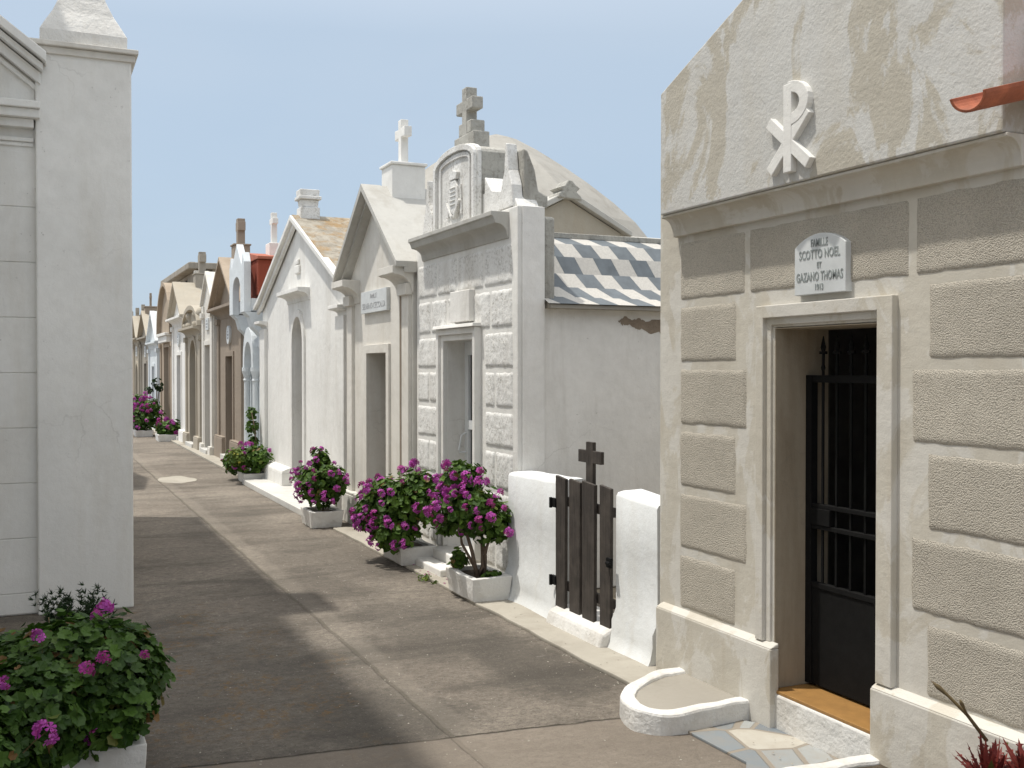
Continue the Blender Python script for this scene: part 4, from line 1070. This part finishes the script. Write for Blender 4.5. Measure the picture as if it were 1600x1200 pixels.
def flowers(T, blobs, n, sc=1.0, pref=None, stems=True, zmin=None):
    wts = [bl[3]*bl[4]+bl[5]*bl[4] for bl in blobs]; got = 0; tries = 0; pts = []
    base = wloc(T)
    while got < n and tries < 4000:
        tries += 1
        bl = random.choices(blobs, wts)[0]
        d = rnd_dir()
        if d.z < -.55: continue
        if pref and d.dot(pref) < random.uniform(-.6, .6): continue
        c = W3(bl[0], bl[1], bl[2]) + Vector((d.x*bl[3], d.y*bl[4], d.z*bl[5]))*random.uniform(.98, 1.24)
        if zmin and c.z < zmin: continue
        ins = False
        for b2 in blobs:
            q = c-W3(b2[0], b2[1], b2[2])
            if (q.x/b2[3])**2+(q.y/b2[4])**2+(q.z/b2[5])**2 < .9: ins = True
        if ins: continue
        if any((c-o_).length < .06*sc for o_ in pts): continue
        pts.append(c); got += 1
        o = bpy.data.objects.new('flower_head', random.choice(FM)); COL.objects.link(o); o.parent = T
        o.location = c-base; o.scale = (sc*random.uniform(.6, 1.3),)*3
        o.rotation_euler = (d+Vector((0, 0, .5))).to_track_quat('Z', 'Y').to_euler()
def planter(s0, s1, p0, p1, h, label, z=0, mat=None):
    T = thing('planter', (s0+s1)/2, (p0+p1)/2, label, 'planter', None, z)
    t = .05; b = MB(); n = 0
    o4 = [(s0, p0), (s1, p0), (s1, p1), (s0, p1)]; i4 = [(s0+t, p0+t), (s1-t, p0+t), (s1-t, p1-t), (s0+t, p1-t)]
    lo = [b.v(*a, z+.0) for a in [(s0+.02, p0+.02), (s1-.02, p0+.02), (s1-.02, p1-.02), (s0+.02, p1-.02)]]; hi = [b.v(*a, z+h) for a in o4]; ih = [b.v(*a, z+h) for a in i4]; il = [b.v(*a, z+h*.6) for a in i4]
    for k in range(4):
        j = (k+1) % 4
        b.face([lo[k], lo[j], hi[j], hi[k]]); b.face([hi[k], hi[j], ih[j], ih[k]]); b.face([ih[k], ih[j], il[j], il[k]])
    b.face(lo[::-1]); b.face(il)
    bmesh.ops.subdivide_edges(b.bm, edges=b.bm.edges[:], cuts=5, use_grid_fill=True)
    for v in b.bm.verts: v.co += Vector((mnoise.noise(v.co*7), mnoise.noise(v.co*7+Vector((5, 5, 5))), mnoise.noise(v.co*7+Vector((9, 1, 4)))))*.009
    b.build('box', mat or M['kerbwhite'], T, .006)
    b = MB(); g = [[b.v(s0+t*.6+(s1-s0-1.2*t)*i/8, p0+t*.6+(p1-p0-1.2*t)*j/8, z+h*.82+.012*mnoise.noise(Vector((i, j, s0)))) for j in range(9)] for i in range(9)]
    for i in range(8):
        for j in range(8): b.face([g[i][j], g[i+1][j], g[i+1][j+1], g[i][j+1]])
    b.build('soil', M['soil'], T)
def stems(T, base, tips, r0, mat=None, name='stem', n=6):
    b = MB()
    for tp in tips:
        p0 = Vector(base)+Vector((random.uniform(-.03, .03), random.uniform(-.03, .03), 0)); p1 = Vector(tp)
        m1 = p0.lerp(p1, .33)+rnd_dir()*.04; m2 = p0.lerp(p1, .7)+rnd_dir()*.04
        b.tube([p0, m1, m2, p1], [r0, r0*.8, r0*.6, r0*.35], n)
    b.build(name, mat or M['bark'], T, 0, True)

# 2: geranium standard in the near right planter
CAM = Vector((.9, -.42, .25)).normalized()
LANE = Vector((.55, -.83, .2)).normalized()
planter(7.0, 7.55, 2.87, 3.19, .175, 'white cement planter holding the tree-like geranium by the low garden wall', .02)
G2 = thing('geranium', 7.28, 3.05, 'tree-like magenta geranium on bare twisted stems beside the garden wall', 'geranium', None, .15)
bl2 = [(7.30, 2.98, .66, .24, .25, .19), (7.42, 2.96, .86, .17, .17, .16), (7.20, 3.10, .58, .17, .2, .17), (7.45, 2.84, .62, .14, .13, .17)]
b = MB(); crown(b, bl2, 1500, .034); 
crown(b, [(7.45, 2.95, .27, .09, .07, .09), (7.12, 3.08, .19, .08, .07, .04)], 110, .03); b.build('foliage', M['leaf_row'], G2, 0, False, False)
stems(G2, W3(7.24, 3.04, .13), [W3(7.30, 3.0, .62), W3(7.22, 3.06, .55), W3(7.40, 2.95, .75), W3(7.17, 3.1, .5), W3(7.34, 2.9, .55)], .018)
flowers(G2, bl2, 42, 1.0, LANE)
# 3: big geranium
planter(8.6, 9.15, 2.86, 3.19, .155, 'white cement planter under the largest spreading geranium of the right row', .02)
G3 = thing('geranium', 8.9, 3.0, 'widest magenta geranium of the right row, spilling over its planter', 'geranium', None, .15)
bl3 = [(8.82, 2.93, .52, .33, .29, .30), (9.05, 2.78, .45, .22, .2, .24), (8.58, 3.03, .62, .2, .2, .24), (8.75, 2.85, .30, .25, .2, .18)]
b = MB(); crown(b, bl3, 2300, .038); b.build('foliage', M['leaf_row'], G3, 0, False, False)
stems(G3, W3(8.85, 3.02, .12), [W3(8.8, 2.95, .5), W3(8.95, 2.9, .45), W3(8.7, 3.05, .5)], .015)
flowers(G3, bl3, 42, 1.1, LANE)
# 4
planter(11.12, 11.62, 2.70, 3.06, .18, 'white cement planter standing by the step of the broad white tomb', .0)
G4 = thing('geranium', 11.35, 2.88, 'bushy geranium with one tall flowering shoot, between two gabled tombs', 'geranium', None, .15)
bl4 = [(11.36, 2.86, .44, .27, .25, .26), (11.40, 2.88, .72, .12, .11, .13), (11.5, 2.75, .5, .15, .15, .17), (11.2, 2.98, .5, .15, .15, .18)]
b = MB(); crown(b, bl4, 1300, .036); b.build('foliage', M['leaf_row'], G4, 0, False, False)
stems(G4, W3(11.35, 2.9, .12), [W3(11.36, 2.86, .4), W3(11.4, 2.88, .7)], .012)
flowers(G4, bl4, 30, 1.1, LANE)
# 5
planter(15.95, 16.5, 2.86, 3.26, .15, 'low grey planter at the far end of the pale step')
G5 = thing('geranium', 16.1, 2.98, 'low pink geranium with yellowing leaves, at the far end of the pale step', 'geranium', None, .1)
bl5 = [(16.2, 2.98, .34, .36, .30, .22), (16.6, 2.85, .30, .25, .2, .2), (15.95, 3.08, .38, .2, .2, .2)]
b = MB(); crown(b, bl5, 1100, .042, 7); b.build('foliage', M['leaf_row'], G5, 0, False, False)
b = MB(); crown(b, [(16.0, 2.76, .40, .18, .12, .13)], 260, .036, 7, .7); b.build('yellow_leaves', M['leaf2'], G5, 0, False, False)
stems(G5, W3(16.2, 3.0, .08), [W3(16.2, 2.98, .3), W3(16.4, 2.9, .3)], .012)
flowers(G5, bl5, 14, 1.1, LANE)
# climbing rose
RO = thing('climbing_rose', 16.55, 3.18, 'thin leafy climber against the far edge of the broad white tomb', 'climber', None, .0)
bl = [(16.72, 3.12, 1.02, .13, .08, .10), (16.66, 3.12, .82, .12, .1, .11), (16.6, 3.13, .6, .1, .08, .12)]
b = MB(); crown(b, bl, 230, .04, 7); b.build('foliage', M['leaf_row'], RO, 0, False, False)
stems(RO, W3(16.5, 3.16, .05), [W3(16.6, 3.1, 1.05), W3(16.62, 3.12, .8)], .014)
# far group
for (s_, p_, r_, h_, lab, nf, yl) in ((26.5, 3.05, .36, .34, 'mostly green geranium, nearest of the three far down the lane', 6, 1), (28.6, 2.72, .5, .62, 'tallest and most densely flowered geranium of the far group', 40, 0), (32.8, 2.82, .55, .62, 'farthest geranium, partly hidden by the white pillar', 34, 0)):
    planter(s_-.35, s_+.35, p_-.35, p_+.1, .16, {26.5: 'low planter under the nearest far geranium', 28.6: 'white planter under the tallest far geranium', 32.8: 'white planter under the farthest geranium beside the pillar'}[s_])
    G = thing('geranium', s_, p_, lab, 'geranium', None, .1)
    bl = [(s_, p_-.05, .12+h_*.55, r_*1.1, r_*.9, h_*.55), (s_+r_*.6, p_-.12, .1+h_*.5, r_*.7, r_*.6, h_*.5)]
    if not yl: bl.append((s_-r_*.2, p_+.05, .15+h_*.95, r_*.6, r_*.5, h_*.42))
    b = MB(); crown(b, bl, 900, .055, 7); b.build('foliage', M['leaf'] if nf > 10 else M['leaf2'] if False else M['leaf'], G, 0, False, False)
    stems(G, W3(s_, p_, .08), [W3(s_, p_, .3), W3(s_+.1, p_-.1, .3)], .015)
    flowers(G, bl, nf, 1.7, LANE)
SH = thing('rose_bush', 28.9, 2.75, 'sparse leggy rose rising behind the far geraniums', 'shrub')
bl = [(28.9, 2.95, 1.35, .16, .16, .14), (29.3, 2.8, 1.15, .12, .12, .12), (28.7, 3.0, 1.2, .1, .1, .1)]
b = MB(); crown(b, bl, 60, .055, 7); b.build('foliage', M['leaf_dk'], SH, 0, False, False)
stems(SH, W3(28.9, 2.95, .1), [W3(28.9, 2.95, 1.4), W3(29.35, 2.8, 1.2), W3(28.7, 3.0, 1.25)], .02)
# 1: front left
planter(4.3, 5.05, -.35, .40, .25, 'near white planter at the lower left corner of the picture')
G1 = thing('geranium', 4.65, 0.0, 'big leafy green geranium with few flowers in the left foreground', 'geranium', None, .2)
bl1 = [(4.60, .12, .44, .40, .36, .26), (4.65, -.28, .38, .34, .36, .26), (4.32, -.06, .40, .26, .30, .22), (4.70, .27, .45, .26, .25, .22), (4.75, .35, .40, .24, .18, .2), (4.1, -.25, .36, .25, .3, .22), (4.9, -.1, .40, .22, .25, .2), (4.38, .28, .37, .16, .14, .15)]
b = MB(); crown(b, bl1, 11500, .027, 13, .55, .2); b.build('foliage', M['leaf'], G1, 0, False, False)
stems(G1, W3(4.65, .0, .18), [W3(4.6, .1, .42), W3(4.65, -.28, .4), W3(4.35, 0, .4), W3(4.75, .2, .45)], .016)
flowers(G1, bl1, 20, .85, CAM, zmin=.3)
JU = thing('juniper_plant', 5.12, .17, 'dark feathery plant poking up behind the left foreground geranium', 'plant')
b = MB()
for i in range(110):
    d = Vector((random.uniform(-.30, .30), random.uniform(-.30, .30), 1)).normalized()
    p0 = W3(5.12, .17, .30)+Vector((random.uniform(-.06, .06), random.uniform(-.06, .06), 0)); L_ = random.uniform(.22, .44)
    prev = p0; n_ = 14
    for j in range(n_):
        q = p0+d*L_*(j+1)/n_+Vector((0, 0, -.02*(j/n_)**2))+Vector((mnoise.noise(Vector((i, j*.3, 0))), mnoise.noise(Vector((i, j*.3, 5))), 0))*.05
        for kx in range(9):
            e_ = (rnd_dir()+d*.8).normalized()*random.uniform(.02, .035); w_ = rnd_dir()*.004
            b.face([b.bm.verts.new(q-w_), b.bm.verts.new(q+w_), b.bm.verts.new(q+e_)])
        prev = q
b.build('foliage', M['leaf_dk'], JU, 0, False, False)
stems(JU, W3(5.12, .17, .0), [W3(5.12+random.uniform(-.12, .12), .17+random.uniform(-.12, .12), .62) for i in range(6)], .008, M['stem'])

# red succulent in the lower right corner
SU = thing('succulent', 2.58, 2.93, 'red spiky succulent with a budding stalk in the lower right corner', 'succulent', None, .1)
b = MB()
def spike(c, d, L_, w_):
    d = d.normalized(); u = d.cross(Vector((0, 0, 1)))
    if u.length < .1: u = Vector((1, 0, 0))
    u.normalize(); n_ = u.cross(d); n = 6; prev = None
    for j in range(n+1):
        t = j/n; ww = w_*(1-t)**.8*(1+.25*math.sin(t*3)); c0 = c+d*L_*t+n_*L_*.18*t*t
        ring = [b.bm.verts.new(c0+u*ww), b.bm.verts.new(c0-n_*ww*.35), b.bm.verts.new(c0-u*ww), b.bm.verts.new(c0+n_*ww*.12)]
        if prev:
            for k in range(4): b.face([prev[k], prev[(k+1) % 4], ring[(k+1) % 4], ring[k]])
        prev = ring
        if 0 < j < n:
            for sg in (-1, 1):
                q = c0+u*ww*sg
                b.face([b.bm.verts.new(q-d*.006), b.bm.verts.new(q+d*.006), b.bm.verts.new(q+u*sg*.009+d*.004)])
for (s_, p_, z_, n_l, L_) in ((2.60, 2.98, .30, 46, .15), (2.47, 2.85, .26, 40, .15), (2.72, 2.86, .20, 34, .12), (2.48, 3.02, .34, 34, .14)):
    c = W3(s_, p_, z_)
    for i in range(n_l):
        a = i*2.4; el = math.radians(80-75*(i/n_l)**.7)
        spike(c+Vector((0, 0, random.uniform(-.05, .0))), Vector((math.cos(a)*math.cos(el), math.sin(a)*math.cos(el), math.sin(el))), L_*random.uniform(.7, 1.1), .020)
b.build('leaves', M['rednleaf'], SU)
b = MB()
a0, a1, a2, a3 = W3(2.648, 3.019, 0.409), W3(2.676, 2.958, 0.498), W3(2.718, 2.914, 0.558), W3(2.758, 2.874, 0.606)
b.tube([a0, a1, a2, a2.lerp(a3, .3), a2.lerp(a3, .6), a3], [.007, .006, .005, .007, .009, .001], 8)
c1, c2 = W3(2.675, 2.960, 0.493), W3(2.672, 2.918, 0.557)
b.tube([c1, c1.lerp(c2, .5), c1.lerp(c2, .8), c2], [.005, .004, .007, .003], 8)
b.build('flower_stalk', M['stem'], SU, 0, True)
b = MB(); b.lathe(2.56, 2.93, [(.10, .073), (.13, .2), (.14, .205), (.135, .215), (.11, .21)], 20); T = thing('plant_pot', 2.56, 2.93, 'low terracotta pot under the red succulent', 'pot', None, .07); b.build('pot', M['tileterra'], T, 0, True)
# weeds in the joint
WE = thing('weed', 8.02, 2.88, 'small weed growing in the pavement joint near the largest geranium', 'weed')
b = MB(); crown(b, [(8.02, 2.87, .03, .09, .06, .035), (7.85, 2.9, .02, .04, .03, .02)], 70, .014, 7); b.build('foliage', M['leaf2'], WE, 0, False, False)
# fallen petals
random.seed(3)
FP = MB()
for i in range(60):
    s_ = random.gauss(8.2, .35); p_ = random.gauss(2.98, .08)
    if not 2.92 < p_ < 3.15: continue
    z_ = .026; u = rnd_dir()*.012; u.z = 0; w_ = Vector((-u.y, u.x, 0))
    c = W3(s_, p_, z_)
    FP.face([FP.bm.verts.new(c+u), FP.bm.verts.new(c+w_), FP.bm.verts.new(c-u+Vector((0, 0, .003))), FP.bm.verts.new(c-w_)])
GT = MB(); random.seed(9)
for i in range(900):
    if i % 2: s_ = random.uniform(3.2, 12); p_ = random.choice((2.88, 2.9, 1.77, 3.14))+random.gauss(0, .05)
    else: s_ = random.uniform(3.0, 9.5); p_ = random.uniform(-.1, 2.9)
    if p_ > 3.2: continue
    r_ = random.uniform(.002, .006); zz = .023 if p_ > 2.93 else .0
    c = W3(s_, p_, zz); vs = [GT.bm.verts.new(c+Vector((r_*math.cos(a)*random.uniform(.6, 1.3), r_*math.sin(a)*random.uniform(.6, 1.3), 0))) for a in (0, 1.3, 2.5, 3.8, 5)]
    tp = GT.bm.verts.new(c+Vector((0, 0, r_*.8)))
    for k in range(5): GT.face([vs[k], vs[(k+1) % 5], tp])
o = GT.build('grit', M['pave'], None, 0, False, False); tag(o, kind='stuff'); o['label'] = 'loose grit scattered over the lane and its joints'; o['category'] = 'grit'
o = FP.build('fallen_petals', M['petal_dark'], None, 0, False, False); tag(o, kind='stuff'); o['label'] = 'dark pink petals scattered on the pavement by the white step'; o['category'] = 'petals'

# ================================================================== LIGHT, SKY, CAMERA
EL = math.radians(70); PHI = math.radians(27)
hx, hy = math.sin(PHI), math.cos(PHI)      # shadows run this way on the ground
d = Vector((hx*math.cos(EL), hy*math.cos(EL), -math.sin(EL)))
sun = bpy.data.lights.new('sun', 'SUN'); sun.energy = 1.7; sun.angle = math.radians(1.4); sun.color = (1, .955, .88)
so = bpy.data.objects.new('sun', sun); COL.objects.link(so); so.rotation_euler = d.to_track_quat('-Z', 'Y').to_euler()
w = bpy.data.worlds.new('World'); S.world = w; w.use_nodes = True; t = w.node_tree
sky = t.nodes.new('ShaderNodeTexSky'); sky.sky_type = 'NISHITA'; sky.sun_disc = False; sky.sun_elevation = EL
sky.sun_rotation = math.atan2(-hx, -hy); sky.air_density = 1.0; sky.dust_density = 1.5; sky.ozone_density = 1.2; sky.altitude = 0
bg = t.nodes['Background']; bg.inputs[1].default_value = .12
# thin high haze over the blue, whiter and brighter overhead
geo = t.nodes.new('ShaderNodeTexCoord'); sp = t.nodes.new('ShaderNodeSeparateXYZ'); t.links.new(geo.outputs['Generated'], sp.inputs[0])
cr = t.nodes.new('ShaderNodeValToRGB'); e = cr.color_ramp.elements
e[0].position = 0; e[0].color = (.198, .258, .328, 1); e[1].position = .95; e[1].color = (.88, .86, .83, 1)
x = e.new(.30); x.color = (.240, .290, .346, 1)
x = e.new(.55); x.color = (.52, .54, .57, 1)
t.links.new(sp.outputs[2], cr.inputs[0])
sc = t.nodes.new('ShaderNodeVectorMath'); sc.operation = 'SCALE'; sc.inputs['Scale'].default_value = 8.0; ns = t.nodes.new('ShaderNodeTexNoise'); ns.inputs['Scale'].default_value = 2.8; ns.inputs['Detail'].default_value = 5; ns.inputs['Distortion'].default_value = .6
mp = t.nodes.new('ShaderNodeMapping'); mp.inputs['Scale'].default_value = (1, 1, 3.2); t.links.new(geo.outputs['Generated'], mp.inputs[0]); t.links.new(mp.outputs[0], ns.inputs['Vector'])
rg = t.nodes.new('ShaderNodeMapRange'); rg.inputs[1].default_value = .3; rg.inputs[2].default_value = .7; rg.inputs[3].default_value = 0; rg.inputs[4].default_value = .22; t.links.new(ns.outputs['Fac'], rg.inputs[0])
cl = t.nodes.new('ShaderNodeMix'); cl.data_type = 'RGBA'; cl.inputs[7].default_value = (.31, .34, .375, 1); t.links.new(rg.outputs[0], cl.inputs[0]); t.links.new(cr.outputs[0], cl.inputs[6])
t.links.new(cl.outputs[2], sc.inputs[0])
mx = t.nodes.new('ShaderNodeMix'); mx.data_type = 'RGBA'; mx.inputs[0].default_value = .90
t.links.new(sky.outputs[0], mx.inputs[6]); t.links.new(sc.outputs[0], mx.inputs[7]); t.links.new(mx.outputs[2], bg.inputs[0])

cam = bpy.data.cameras.new('camera'); cam.sensor_width = 36; cam.lens = 36*1650/1600; cam.clip_end = 1000; cam.clip_start = .05
co = bpy.data.objects.new('camera', cam); COL.objects.link(co); co.location = (0, 0, 1.7)
fw = Vector((-.9104, .4138, -22/1650)); co.rotation_euler = fw.to_track_quat('-Z', 'Y').to_euler()
S.camera = co
S.view_settings.view_transform = 'Standard'; S.view_settings.look = 'None'; S.view_settings.gamma = 1; S.view_settings.exposure = 1.12
